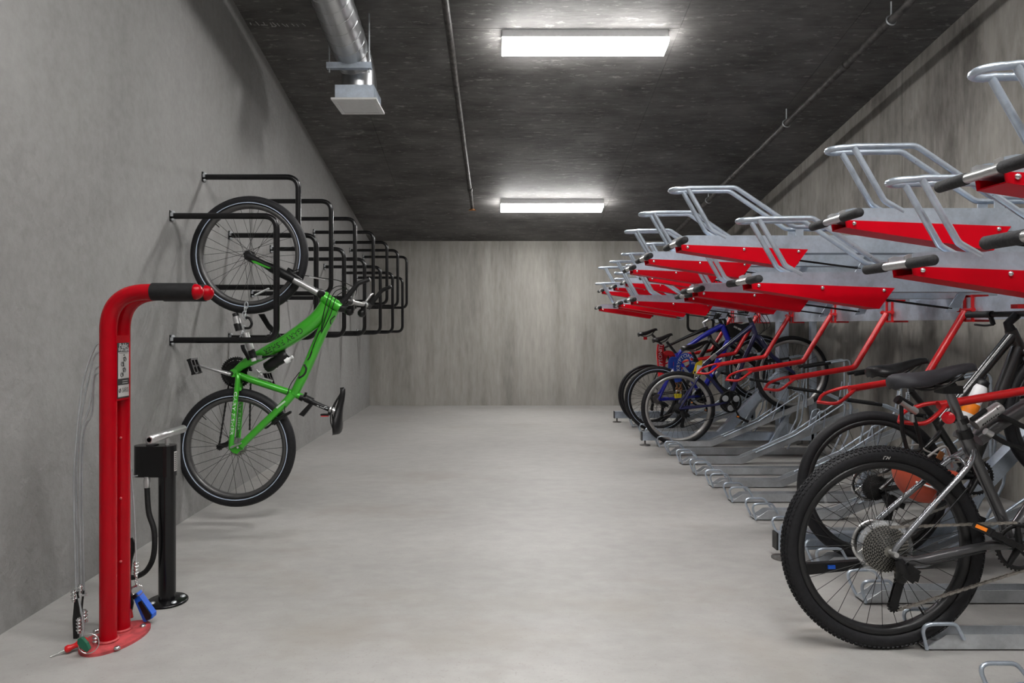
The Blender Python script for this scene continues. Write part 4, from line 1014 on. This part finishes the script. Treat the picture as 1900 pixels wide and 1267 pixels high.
T = thing('cable_lock', 'silver and black barrel lock with black cable above the green chainring', 'lock', Q(460, 640))
MB().tube([Q(455, 618, yl), Q(466, 650, yl)], .020, 14).build('lock_barrel', 'silver', T)
MB().tube([Q(466, 649, yl), Q(470.5, 664, yl)], .0195, 14).build('barrel_end', 'blackp', T); MB().tube([Q(470, 664, yl), Q(471.5, 670, yl)], .014, 12).build('barrel_tip', 'white', T)
MB().tube([Q(476, 664, yl+.03), Q(487, 663, yl+.03)], .013, 12).build('ferrule', 'silver', T)
MB().tube(spline([Q(487, 663, yl+.03), Q(505, 660, -.05), Q(522, 656, .03), Q(528, 640, .07), Q(500, 622, .08), Q(490, 632, .07)], 8), .006, 8).build('lock_cable', 'blackp', T)
MB().tube(spline([Q(450, 640, -.03), Q(452, 648, -.03), Q(458, 658, -.02), Q(463, 668, -.02)], 6), [.012]*19, 8).build('sleeve', 'rubber', T)
T = thing('lock_strap', 'black flat strap running from the raised wheel to the hoop behind', 'lock', Q(500, 605, .06))
MB().prism([Q(479, 583, .12), Q(490, 582, .12), Q(500, 600, .12), Q(517, 618, .12), Q(528, 633, .12), Q(518, 630, .12), Q(496, 610, .12)], (0, .012, 0)).build('strap', 'rubber', T)

# ---- bicycle B: grey mountain bike, nearest on the right
Y = 2.392
Q = lambda px, py, dy=0: P(px, py, Y+dy)
root = thing('mountain_bike', 'dark grey mountain bicycle with a knobby tire, nearest in the rack', 'bicycle', Vector((1.342, Y, 0)))
ra = (1.342, .353); fa = (2.415, .572); bb = (1.786, .369)
rw = wheel(root, 'rear_wheel', V3(ra, Y), .3525, .056, .026, 'blackrim', 32, False, True, True)
fw = wheel(root, 'front_wheel', V3(fa, Y), .3525, .056, .026, 'blackrim', 32, False, True, False)
cassette(rw, -1, .083, 11, 46); rotor(rw, 1, .085)
on(rw, MB().lathe([(.098, 0), (.098, .0015), (.03, .003)], (0, -.016, 0), (0, -1, 0), 40), 'spoke_guard', 'clear')
st_top = Q(1788, 798)
fr = tubes(root, 'frame', [
    ([V3(bb, Y), Q(1864, 973), Q(1806, 842), st_top], [.021, .0185, .0185, .0185]),
    ([Q(1812, 815), Q(1850, 787), Vector((2.165, Y, 1.045))], [.027, .025, .024]),
    ([V3(bb, Y), Vector((2.20, Y, .985))], [.026, .029]),
    ([Vector((2.158, Y, 1.075)), Vector((2.215, Y, .945))], .025),
    ([V3(bb, Y, -.045), V3(bb, Y, .045)], .024),
    (spline([Q(1806, 842, 0), Q(1802, 838, 0), Q(1790, 812, 0)], 3), .021),
    (spline([V3(bb, Y, -.03), Q(1840, 1012, -.052), Q(1760, 1028, -.062), Q(1688, 1042, -.068), V3(ra, Y, -.068)], 4), [.017]*5+[.016]*8+[.013]*4),
    (spline([V3(bb, Y, .03), Q(1840, 1012, .052), Q(1760, 1028, .062), Q(1688, 1042, .068), V3(ra, Y, .068)], 4), [.017]*5+[.016]*8+[.013]*4)], 'grey_frame', 14)
tubes(root, 'seat_stays', [
    (spline([V3(ra, Y, -.068), Q(1660, 1028, -.068), Q(1668, 1010, -.066), Q(1745, 923, -.058), Q(1792, 871, -.05), Q(1804, 850, -.036), Q(1806, 834, -.012)], 5), .0095),
    (spline([V3(ra, Y, .068), Q(1624, 970, .066), Q(1724, 884, .058), Q(1756, 857, .05), Q(1780, 842, .036), Q(1800, 832, .012)], 5), .0095),
    (spline([Q(1794, 866, -.05), Q(1783, 852, -.03), Q(1772, 849, .02), Q(1764, 853, .05)], 5), .007)], 'stay', 12)
MB().tube([V3(ra, Y, -.088), V3(ra, Y, .088)], .0085, 12).build('rear_axle', 'silver', root)
MB().tube([st_top, Q(1761, 727)], .0158, 16).build('seatpost', 'grey_frame', root)
MB().tube([Q(1793, 812), Q(1787, 797)], .0235, 16).build('seat_clamp', 'blackp', root)
MB().tube([Q(1787, 785), Q(1783, 775)], .0200, 14).build('reflector_bracket', 'blackp', root)
MB().lathe([(.021, 0), (.0215, .003), (.0205, .005), (.0001, .0055)], Q(1760, 775, -.012), (-.75, -.62, .05), 24).build('rear_reflector', 'redref', root)
MB().tube([Q(1763, 778), Q(1785, 779)], .008, 8).build('reflector_arm', 'blackp', root)
mb = MB(); mb.box(Q(1760, 722), (.07, .05, .028)); mb.tube([Q(1752, 728), Q(1770, 712)], .014, 10); mb.build('saddle_clamp', 'blackp', root)
sd = saddle(root, (Q(1652, 706).x, Q(1652, 706).z), (Q(1809, 674).x, Q(1809, 674).z), Y, m='saddleg', wmax=.076)
crankset(root, bb, -1, .083, (-.146, .066), Y, 'blackp', 'blackp', 1, 36)
ptop = Q(1655, 1072, -.05); plow = Q(1655, 1133, -.05)
derailleur(root, (1.355, .335), Y, -1, (1.372, .258), (1.352, .165))
chain(root, [(1.342, .436), (1.775, .452)], [(1.362, .150), (1.80, .288)], None, Y-.048)
chain(root, [(1.352, .18), (1.372, .245)], [(1.36, .262), (1.36, .30)], None, Y-.05)
tubes(root, 'fork', [([Vector((2.215, Y, .94)), Vector((2.225, Y-.06, .915)), V3(fa, Y, -.06)], [.02, .02, .016]), ([Vector((2.215, Y, .94)), Vector((2.225, Y+.06, .915)), V3(fa, Y, .06)], [.02, .02, .016])], 'blackp')
MB().tube([Vector((2.158, Y, 1.075)), Vector((2.15, Y, 1.10)), Vector((2.21, Y, 1.125))], .017, 12).build('stem', 'blackp', root)
flatbar(root, (2.21, 1.13), Y, .27)
cable(root, [Q(1796, 905, -.055), Q(1720, 990, -.075), Q(1670, 1030, -.08)], .0022)
cable(root, [Q(1830, 1022, -.07), Q(1730, 1046, -.085), Q(1690, 1040, -.09), Q(1668, 1060, -.085)], .0025)
# folded kickstand on the left side
ks = MB(); o = lambda x, y: P(x, y, 2.475)
ks.prism([o(1480, 1053), o(1492, 1047), o(1560, 1043), o(1605, 1040), o(1612, 1050), o(1565, 1060), o(1495, 1067)], (0, .022, 0)); ks.tube([o(1600, 1046), P(1690, 1036, 2.455)], .010, 8)
kk = ks.build('kickstand', 'blackp', root); MB().box(P(1543, 1052, 2.470), (.026, .006, .012)).build('kickstand_button', 'bluep', kk)
cz = V3(ra, Y)+Vector((0, -.0278, .318))
marks(rw, [(cz+Vector((-.012, 0, -.006)), cz+Vector((-.008, 0, .004))), (cz+Vector((-.008, 0, .004)), cz+Vector((-.001, 0, .004))), (cz+Vector((-.003, 0, -.006)), cz+Vector((.003, 0, .0))), (cz+Vector((.003, 0, .004)), cz+Vector((.008, 0, -.006))), (cz+Vector((.008, 0, -.004)), cz+Vector((.013, 0, .003)))], .0024, 'label')
# cable lock on the frame
T = thing('cable_lock', 'silver barrel cable lock with thick black cable on the grey top tube', 'lock', Q(1830, 775, -.03))
a = Q(1808, 788, -.035); b_ = Q(1853, 756, -.035)
MB().tube([a, b_], .0205, 18).build('lock_barrel', 'silver', T)
MB().lathe([(.0205, 0), (.019, .006), (.006, .008), (.0001, .007)], b_, (b_-a).normalized(), 18).build('key_cover', 'label', T)
xdv = (b_-a).normalized(); zdv = Vector((-xdv.z, 0, xdv.x)); pm = lambda u_, v_: a+xdv*u_+zdv*v_+Vector((0, -math.sqrt(.0207**2-v_*v_)-.0006, 0))
marks(T, [(pm(.012+.009*i, -.010+.001*(i % 3)), pm(.017+.009*i, -.004-.002*(i % 2))) for i in range(8)]+[(pm(.086, .006), pm(.088, .013))], .0034, 'ink')
MB().tube([Q(1802, 779, -.045), Q(1829, 760, -.045)], .008, 8).build('mount_strap', 'rubber', T)
MB().tube(spline([Q(1850, 768, -.03), Q(1872, 778, -.04), Q(1900, 792, -.05), Q(1960, 820, -.05), Q(2000, 900, .0)], 8), .0085, 10).build('lock_cable', 'rubber', T)
MB().tube(spline([Q(1838, 805, -.03), Q(1862, 820, -.04), Q(1900, 835, -.05), Q(1960, 870, -.05), Q(2000, 900, .0)], 8), .0085, 10).build('lock_cable', 'rubber', T)
MB().tube([Q(1828, 800, -.03), Q(1840, 806, -.03)], .012, 12).build('ferrule', 'silver', T)

# ---- bicycle C: black bike
Y = 3.195
Q = lambda px, py, dy=0: P(px, py, Y+dy)
root = thing('hybrid_bike', 'black bicycle with a clear wheel reflector, second in the rack', 'bicycle', Vector((1.747, Y, .01)))
ra = (1.7475, .375); fa = (2.711, .712); bb = (2.195, .43)
rw = wheel(root, 'rear_wheel', V3(ra, Y), .3535, .046, .024, 'blackrim', 32, False, True, False)
fw = wheel(root, 'front_wheel', V3(fa, Y), .3535, .046, .024, 'blackrim', 32, False, True, False)
cassette(rw, -1, .062, 9, 36, 'spoke'); rotor(rw, 1, .08)
mb = MB(); pts = [Vector((.235*math.cos(a), -.012, .235*math.sin(a))) for a in [PI+.02+i*.045 for i in range(8)]]
mb.tube(pts, .016, 6, sy=.25); on(rw, mb, 'wheel_reflector', 'clear', label='clear spoke reflector')
ht, hb = Q(1875, 612), Q(1893, 650)
fr = tubes(root, 'frame', [([V3(bb, Y), Q(1743, 795), Q(1730, 772)], .0175), ([Q(1738, 790), Q(1783, 737), ht+Vector((.01, 0, -.02))], [.019, .021, .024]), ([V3(bb, Y), hb+Vector((-.008, 0, .012))], [.026, .03]), ([ht, hb], .025), ([V3(bb, Y, -.045), V3(bb, Y, .045)], .023),
    (spline([V3(bb, Y, -.03), V3((2.0, .41), Y, -.05), V3(ra, Y, -.066)], 4), .012), (spline([V3(bb, Y, .03), V3((2.0, .41), Y, .05), V3(ra, Y, .066)], 4), .012),
    (spline([Q(1745, 800, -.015), Q(1722, 825, -.045), V3(ra, Y, -.066)], 4), .0095), (spline([Q(1745, 800, .015), Q(1722, 825, .045), V3(ra, Y, .066)], 4), .0095)], 'blackframe', 14)
MB().tube([Q(1730, 772), Q(1692, 727)], .0145, 14).build('seatpost', 'blackp', root)
MB().tube([Q(1735, 779), Q(1727, 768)], .022, 14).build('seat_clamp', 'blackp', root)
mb = MB(); mb.box(Q(1690, 712), (.09, .04, .03)); mb.tube([Q(1692, 727), Q(1690, 705)], .014, 10); mb.build('saddle_clamp', 'blackp', root)
saddle(root, (Q(1611, 688).x, Q(1611, 688).z), (Q(1721, 664).x, Q(1721, 664).z), Y, m='saddle', wmax=.082)
crankset(root, bb, -1, .085, (-.09, -.145), Y, 'blackp', 'blackp', 1, 38, refl=False)
derailleur(root, (1.757, .36), Y, -1, (1.80, .29), (1.785, .20))
chain(root, [(1.747, .437), (2.19, .513)], [(1.80, .19), (2.2, .348)], None, Y-.048, True)
tubes(root, 'fork', [([hb, hb+Vector((.01, -.058, -.02)), V3(fa, Y, -.055)], [.022, .02, .013]), ([hb, hb+Vector((.01, .058, -.02)), V3(fa, Y, .055)], [.022, .02, .013])], 'blackframe')
MB().tube([ht, ht+Vector((-.012, 0, .03)), ht+Vector((.03, 0, .07))], [.022, .02, .019], 12).build('stem', 'blackp', root)
bp = ht+Vector((.035, 0, .075)); flatbar(root, (bp.x, bp.z), Y, .30, (-.03, 0), lever=(.02, -.055))
MB().box(bp+Vector((.0, .0, .035)), (.035, .045, .02)).build('bell_mount', 'redarm', root)
cable(root, [bp+Vector((.03, -.1, -.02)), bp+Vector((.1, -.05, -.08)), bp+Vector((.08, 0, -.25)), Q(1880, 690)], .0028)
# pannier style loop wires and white cord around the frame
MB().tube(spline([Q(1676, 826, -.06), Q(1690, 826, -.06), Q(1706, 826, -.07), Q(1722, 838, -.07), Q(1762, 848, -.06), Q(1775, 846, -.05)], 6), .004, 8).build('cord', 'label', root)
T = thing('water_bottle', 'white and orange water bottle in the black bicycle frame', 'bottle', Q(1805, 750))
bd = (Q(1815, 722)-Q(1788, 780)).normalized()
MB().lathe([(.033, 0), (.036, .01), (.036, .17), (.028, .19)], Q(1787, 783, -.01), bd, 20).build('bottle_body', 'white', T)
MB().lathe([(.0365, .045), (.0365, .095)], Q(1787, 783, -.01), bd, 20).build('orange_band', 'orangep', T)
MB().lathe([(.032, .188), (.032, .212), (.02, .22), (.010, .222), (.010, .245), (.0001, .247)], Q(1787, 783, -.01), bd, 16).build('bottle_cap', 'blackp', T)
T = thing('bike_helmet', 'orange dome helmet hanging low behind the knobby tire', 'helmet', P(1712, 918, 2.86))
hc = P(1716, 872, 2.86); mb = MB()
prof = [(.0001, -.135)]+[(.122*math.sin(a), -.135*math.cos(a)) for a in [.2*i for i in range(1, 9)]]+[(.108, .012), (.100, -.03), (.0001, -.10)]
mb.lathe(prof, hc, (.12, .1, 1), 28); mb.build('shell', 'orange', T)
MB().tube(spline([hc+Vector((-.10, -.05, .01)), hc+Vector((-.04, -.08, .07)), hc+Vector((.04, -.07, .11)), hc+Vector((.09, -.04, .02))], 6), .005, 6).build('chin_strap', 'label', T)
MB().tube(spline([hc+Vector((-.09, -.085, -.03)), hc+Vector((0, -.125, -.055)), hc+Vector((.09, -.075, -.05))], 6), .004, 6).build('rim_seam', 'inkw', T)
MB().box(hc+Vector((-.01, -.118, -.07)), (.026, .008, .03)).build('vent', 'blackp', T)
MB().box(P(1745, 845, 2.9), (.022, .006, .034), Matrix.Rotation(.5, 3, 'Y')).build('hang_tab', 'copper', T)
T = thing('u_lock', 'U-lock with a grey crossbar hanging on the near red loop', 'lock', P(1685, 756, 2.98))
o = lambda x, y, dy=0: P(x, y, 2.98+dy)
a, b_ = o(1667, 742), o(1699, 764)
MB().tube([a, b_], .0165, 14).build('crossbar', 'silver', T); MB().tube([a-(b_-a)*.1, a+(b_-a)*.08], .0185, 14).build('end_sleeve', 'blackp', T)
MB().tube([b_, b_+(b_-a)*.06], [.0165, .012], 14).build('key_end', 'label', T)
MB().tube([o(1667, 737, -.006), o(1692, 752, -.006)], .011, 8).build('mount_clip', 'blackp', T)
MB().tube(fillet([o(1672, 748), o(1674, 800), o(1684, 838), o(1712, 836), o(1703, 800), o(1692, 762)], .03, 5), .0085, 10).build('shackle', 'rubber', T)
MB().tube([o(1693, 768), o(1693.5, 783)], .009, 10).build('shackle_foot', 'silver', T)

# ---- bicycle D: navy hybrid
Y = 6.35
Q = lambda px, py, dy=0: P(px, py, Y+dy)
root = thing('hybrid_bike', 'navy hybrid bicycle with grey rims and a yellow tag, raised on the ramp', 'bicycle', Vector((1.664, Y, .01)))
ra = (1.664, .357); fa = (2.721, .685); bb = (P(1352, 744, Y).x, P(1352, 744, Y).z)
rw = wheel(root, 'rear_wheel', V3(ra, Y), .345, .042, .030, 'rim', 32, False, False)
fw = wheel(root, 'front_wheel', V3(fa, Y), .345, .042, .030, 'rim', 32, False, False)
cassette(rw, -1, .05, 7, 30, 'spoke')
ht, hb = Q(1394, 598), Q(1403, 622)
sc = Q(1307, 676)
fr = tubes(root, 'frame', [([V3(bb, Y), Q(1320, 704), Q(1300, 683)], .0165), ([Q(1303, 683), sc, ht+Vector((.01, 0, -.03))], [.017, .019, .022]), ([V3(bb, Y), Q(1380, 668), hb+Vector((-.005, 0, .01))], [.020, .021, .021]), ([ht, hb], .022), ([V3(bb, Y, -.045), V3(bb, Y, .045)], .022),
    (spline([V3(bb, Y, -.03), Q(1320, 752, -.05), V3(ra, Y, -.066)], 4), .0115), (spline([V3(bb, Y, .03), Q(1320, 752, .05), V3(ra, Y, .066)], 4), .0115),
    (spline([Q(1303, 684, -.012), Q(1294, 703, -.045), V3(ra, Y, -.066)], 4), .010), (spline([Q(1303, 684, .012), Q(1294, 703, .045), V3(ra, Y, .066)], 4), .010)], 'navy', 12)
MB().tube([Q(1318, 667, -.004), Q(1328, 658, -.004)], .0215, 12).build('white_decal', 'label', fr)
MB().tube([Q(1340, 648, -.02), Q(1375, 620, -.021)], .0022, 6).build('silver_stripe', 'inkw', fr)
marks(fr, [(Q(1373, 676, -.024), Q(1368, 689, -.024)), (Q(1371, 674, -.024), Q(1366, 686, -.024)), (Q(1365, 696, -.024), Q(1363, 701, -.024))], .008, 'inkw')
MB().tube([Q(1303, 687), Q(1284, 652)], .0135, 12).build('seatpost', 'blackp', root)
mb = MB(); mb.box(Q(1284, 650), (.06, .04, .03)); mb.build('saddle_clamp', 'silver', root)
saddle(root, (Q(1264, 646).x, Q(1264, 646).z), (Q(1315, 631).x, Q(1315, 631).z), Y, m='saddle', wmax=.085)
crankset(root, bb, -1, .105, (.08, -.15), Y, 'blackp', 'blackp', 2, 42)
mb = MB()
for i in range(3):
    a = 2*PI*i/3+.5; c = V3(bb, Y, -.056)+Vector((.058*math.cos(a), 0, .058*math.sin(a))); mb.lathe([(.029, 0), (.029, .003), (.0001, .004)], c, (0, -1, 0), 16, smooth=False)
mb.build('chain_guard_windows', 'galv_dull', root)
derailleur(root, (1.674, .34), Y, -1, (1.70, .28), (1.69, .20))
chain(root, [(1.664, .405), (bb[0], bb[1]+.10)], [(1.70, .185), (bb[0], bb[1]-.10)], None, Y-.048, False, 'spoke')
tubes(root, 'fork', [([hb, hb+Vector((.02, -.055, -.03)), Q(1432, 660, -.058), V3(fa, Y, -.055)], [.02, .02, .019, .014]), ([hb, hb+Vector((.02, .055, -.03)), Q(1432, 660, .058), V3(fa, Y, .055)], [.02, .02, .019, .014])], 'navy')
MB().tube([ht, ht+Vector((-.02, 0, .05)), ht+Vector((.03, 0, .09))], [.02, .018, .018], 10).build('stem', 'blackp', root)
bp = ht+Vector((.035, 0, .095)); flatbar(root, (bp.x, bp.z), Y, .29, (-.05, .01))
for k in range(3):
    cable(root, [bp+Vector((.02, -.15+.1*k, 0)), Q(1425-k*4, 590+k*6, -.1), Q(1428-k*6, 606+k*4, -.06), Q(1405, 618+k*3, -.03)], .003)
tg = MB().prism([Q(1299, 669, -.05), Q(1303, 668, -.05), Q(1301, 696, -.05), Q(1286, 693, -.05), Q(1291, 674, -.05)], (0, .008, 0)).build('registration_tag', 'yellow', root, label='yellow paper tag')
MB().box(Q(1297, 685, -.054), (.045, .003, .075), Matrix.Rotation(.15, 3, 'Y')).build('tag_panel', 'inkw', tg)
MB().box(Q(1289, 690.5, -.054), (.016, .003, .016)).build('tag_mark', 'ink', tg)
mb = MB(); mb.box(Q(1290, 668, -.02), (.04, .03, .03)); mb.build('tail_light', 'blackp', root); MB().box(Q(1283, 666.5, -.025), (.016, .03, .022)).build('tail_light_lens', 'redref', root)
mb = MB()
for s in (-1, 1): mb.tube([Q(1293, 700, s*.03), Q(1288, 706, s*.05), Q(1290, 692, s*.05)], .007, 6)
mb.build('rear_brake', 'silver', root)

# ---- bicycle E: bright blue mountain bike
Y = 7.14
Q = lambda px, py, dy=0: P(px, py, Y+dy)
root = thing('mountain_bike', 'bright blue mountain bicycle with pale striped tires, behind the navy one', 'bicycle', Vector((1.657, Y, .01)))
ra = (1.657, .357); fa = (2.716, .685); bb = (P(1300, 733, Y).x, P(1300, 733, Y).z)
rw = wheel(root, 'rear_wheel', V3(ra, Y), .345, .046, .026, 'blackrim', 32, True, False)
fw = wheel(root, 'front_wheel', V3(fa, Y), .345, .046, .026, 'blackrim', 32, True, False)
cassette(rw, -1, .055, 7, 30, 'chainm')
ht, hb = Q(1339, 602), Q(1352, 632)
fr = tubes(root, 'frame', [([V3(bb, Y), Q(1258, 664), Q(1254, 655)], .018), ([Q(1258, 660), Q(1263, 652), Q(1300, 626), ht+Vector((.0, 0, -.01))], [.02, .021, .024, .030]), ([V3(bb, Y), Q(1345, 645), hb], [.026, .030, .034]), ([ht, hb], .028), ([V3(bb, Y, -.045), V3(bb, Y, .045)], .024),
    (spline([V3(bb, Y, -.03), Q(1265, 739, -.05), V3(ra, Y, -.066)], 4), .014), (spline([V3(bb, Y, .03), Q(1265, 739, .05), V3(ra, Y, .066)], 4), .014),
    (spline([Q(1260, 664, -.012), Q(1244, 695, -.045), V3(ra, Y, -.066)], 4), .012), (spline([Q(1260, 664, .012), Q(1244, 695, .045), V3(ra, Y, .066)], 4), .012)], 'blue', 12)
MB().tube(spline([Q(1249, 686, -.04), Q(1246, 692, -.045), Q(1243, 698, -.047)], 3), .0145, 8).build('white_decal', 'inkw', fr)
marks(fr, [(Q(1332, 676, -.032), Q(1329, 683, -.032)), (Q(1325, 686, -.032), Q(1322, 694, -.032)), (Q(1327, 693, -.030), Q(1331, 689, -.030)), (Q(1334, 667, -.032), Q(1340, 664, -.032))], .014, 'inkw')
MB().tube([Q(1255, 657), Q(1237, 634)], .0145, 12).build('seatpost', 'blackp', root)
saddle(root, (Q(1210, 631).x, Q(1210, 631).z), (Q(1247, 618).x, Q(1247, 618).z), Y, m='saddle', wmax=.075)
crankset(root, bb, -1, .08, (.05, -.16), Y, 'blackp', 'blackp', 2, 38)
derailleur(root, (1.667, .34), Y, -1, (1.70, .28), (1.69, .19))
chain(root, [(1.657, .41), (bb[0], bb[1]+.08)], [(1.70, .18), (bb[0], bb[1]-.08)], None, Y-.048, False)
tubes(root, 'fork', [([hb, hb+Vector((.02, -.06, -.03)), V3(fa, Y, -.055)], [.022, .022, .016]), ([hb, hb+Vector((.02, .06, -.03)), V3(fa, Y, .055)], [.022, .022, .016])], 'blackp')
MB().tube([ht, ht+Vector((-.025, 0, .06)), ht+Vector((.03, 0, .10))], .018, 10).build('stem', 'blackp', root)
bp = ht+Vector((.035, 0, .105)); flatbar(root, (bp.x, bp.z), Y, .24, (-.05, .0))
MB().prism([Q(1348, 605, -.04), Q(1362, 599, -.04), Q(1378, 602, -.04), Q(1396, 598, -.04), Q(1398, 606, -.04), Q(1386, 630, -.04), Q(1356, 625, -.04)], (0, .08, 0)).build('frame_bag', 'rubber', root)
marks(root, [(Q(1361.5, 605.5, -.041), Q(1368, 608.5, -.041)), (Q(1369, 609, -.041), Q(1375, 612, -.041))], .018, 'label')
cable(root, [bp+Vector((.02, -.12, 0)), Q(1330, 600, -.1), Q(1327, 590, -.1), Q(1340, 584, -.1)], .003)

# ---- bicycle F: black road bike at the far end
Y = 7.60
Q = lambda px, py, dy=0: P(px, py, Y+dy)
root = thing('road_bike', 'black road bicycle with slim tires, farthest in the rack', 'bicycle', Vector((1.665, Y, .01)))
ra = (1.6646, .353); fa = (2.665, .66); bb = (2.045, .395)
rw = wheel(root, 'rear_wheel', V3(ra, Y), .340, .032, .036, 'blackrim', 24, False, False)
fw = wheel(root, 'front_wheel', V3(fa, Y), .340, .032, .036, 'blackrim', 24, False, False)
cassette(rw, -1, .055, 7, 30, 'chainm')
ht, hb = Q(1309, 606), Q(1318, 628)
sc = Q(1232, 645)
fr = tubes(root, 'frame', [([V3(bb, Y), Q(1230, 642)], .016), ([sc, Q(1270, 627), ht+Vector((.01, 0, -.02))], [.016, .017, .026]), ([V3(bb, Y), hb], [.024, .028]), ([ht, hb], .024), ([V3(bb, Y, -.04), V3(bb, Y, .04)], .022),
    (spline([V3(bb, Y, -.03), V3((1.85, .37), Y, -.05), V3(ra, Y, -.064)], 4), .010), (spline([V3(bb, Y, .03), V3((1.85, .37), Y, .05), V3(ra, Y, .064)], 4), .010),
    (spline([sc+Vector((0, -.012, -.03)), V3((1.78, .62), Y, -.045), V3(ra, Y, -.064)], 4), .008), (spline([sc+Vector((0, .012, -.03)), V3((1.78, .62), Y, .045), V3(ra, Y, .064)], 4), .008)], 'blackframe', 12)
MB().tube([Q(1230, 642), Q(1209, 620)], .014, 12).build('seatpost', 'blackframe', root)
MB().tube([Q(1197, 624), Q(1197.5, 630)], .02, 10).build('tail_light', 'redref', root)
saddle(root, (Q(1183, 620).x, Q(1183, 620).z), (Q(1219, 609).x, Q(1219, 609).z), Y, m='saddle', wmax=.07)
crankset(root, bb, -1, .095, (.1, -.13), Y, 'blackp', 'blackp', 1, 44)
derailleur(root, (1.675, .335), Y, -1, (1.70, .275), (1.69, .20))
tubes(root, 'fork', [([hb, hb+Vector((.02, -.045, -.03)), V3(fa, Y, -.05)], [.02, .016, .012]), ([hb, hb+Vector((.02, .045, -.03)), V3(fa, Y, .05)], [.02, .016, .012])], 'blackframe')
MB().tube([ht, ht+Vector((-.02, 0, .045)), ht+Vector((.05, 0, .09))], .017, 10).build('stem', 'silver', root)
c = ht+Vector((.055, 0, .095)); mb = MB()
mb.tube([c+Vector((0, -.2, 0)), c+Vector((0, .2, 0))], .013, 10)
for s in (-1, 1):
    mb.tube(fillet([c+Vector((0, s*.2, 0)), c+Vector((.10, s*.205, -.01)), c+Vector((.09, s*.21, -.13)), c+Vector((-.03, s*.21, -.13))], .04, 5), .015, 10)
    mb.tube([c+Vector((.08, s*.205, .0)), c+Vector((.13, s*.205, .06))], .017, 8)
mb.build('drop_handlebar', 'rubber', root)

# ---- fabric sleeve locks on the two far bicycles
T = thing('sleeve_lock', 'red fabric-sleeved chain lock with white lettering on the black road bicycle', 'lock', P(1225, 690, 7.35))
o = lambda x, y, dy=0: P(x, y, 7.35+dy)
rp = spline([o(1226.5, 692), o(1226, 675), o(1224.5, 655), o(1226, 639)], 6)
ribbon(rp, .036, .03).build('sleeve', 'redlock', T)
ribbon(spline([o(1229, 688, .03), o(1230, 668, .03), o(1237, 656, .03), o(1246, 658, .03), o(1247, 668, .03), o(1244, 680, .03)], 6), .030, .03).build('sleeve', 'redlock', T)
path_text('KRYPTONITE', .056, rp, 0, 'inkw', T, sx=1.0, lift=.017)
MB().tube([o(1226, 690), o(1226.5, 699)], .03, 10).build('lock_head', 'redlock', T)
T = thing('sleeve_lock', 'blue fabric-sleeved chain lock with white lettering on the bright blue bicycle', 'lock', P(1258, 700, 6.78))
o = lambda x, y, dy=0: P(x, y, 6.78+dy)
rp = spline([o(1259.5, 704), o(1258.5, 690), o(1258.5, 676), o(1264, 664), o(1274, 660), o(1283, 666), o(1284, 679), o(1276, 687), o(1268, 684)], 6)
ribbon(rp, .028, .03).build('sleeve', 'bluelock', T)
ribbon([o(1255, 706, .004), o(1254.5, 690, .004), o(1254.5, 667, .004)], .022, .028).build('sleeve', 'bluelock', T)
ribbon(spline([o(1244.5, 683, .03), o(1244.5, 671, .03), o(1248, 666, .03), o(1256, 667, .02)], 5), .024, .03).build('sleeve', 'bluelock', T)
path_text('KRYPTONITE', .050, rp, 0, 'inkw', T, sx=1.05, lift=.017, shift=-.02)
MB().prism([o(1266, 681, -.035), o(1271, 681, -.035), o(1280, 692, -.035), o(1273, 693, -.035)], (0, .006, 0)).build('pale_tab', 'stripe', T)
MB().tube([o(1258, 703), o(1259, 708)], .036, 10).build('lock_head', 'bluelock', T)
mb = MB()
for i in range(4):
    for s in (-3, 4):
        c = o(1259+s, 711+i*5); mb.torus(c, (i % 2, 1-i % 2, .1), .013, .005, 10, 5)
mb.build('chain_links', 'copper', T, kind='stuff')
T = thing('padlock', 'small yellow padlock hanging below the blue sleeved lock', 'lock', P(1258, 735, 6.74))
o = lambda x, y, dy=0: P(x, y, 6.74+dy)
MB().prism([o(1252, 731), o(1265, 731), o(1264, 738), o(1253, 739)], (0, .03, 0)).build('lock_body', 'yellow', T)
MB().tube(fillet([o(1254, 731, .015), o(1254, 725, .015), o(1263, 725, .015), o(1263, 731, .015)], .01, 4), .006, 8).build('shackle', 'chrome', T)
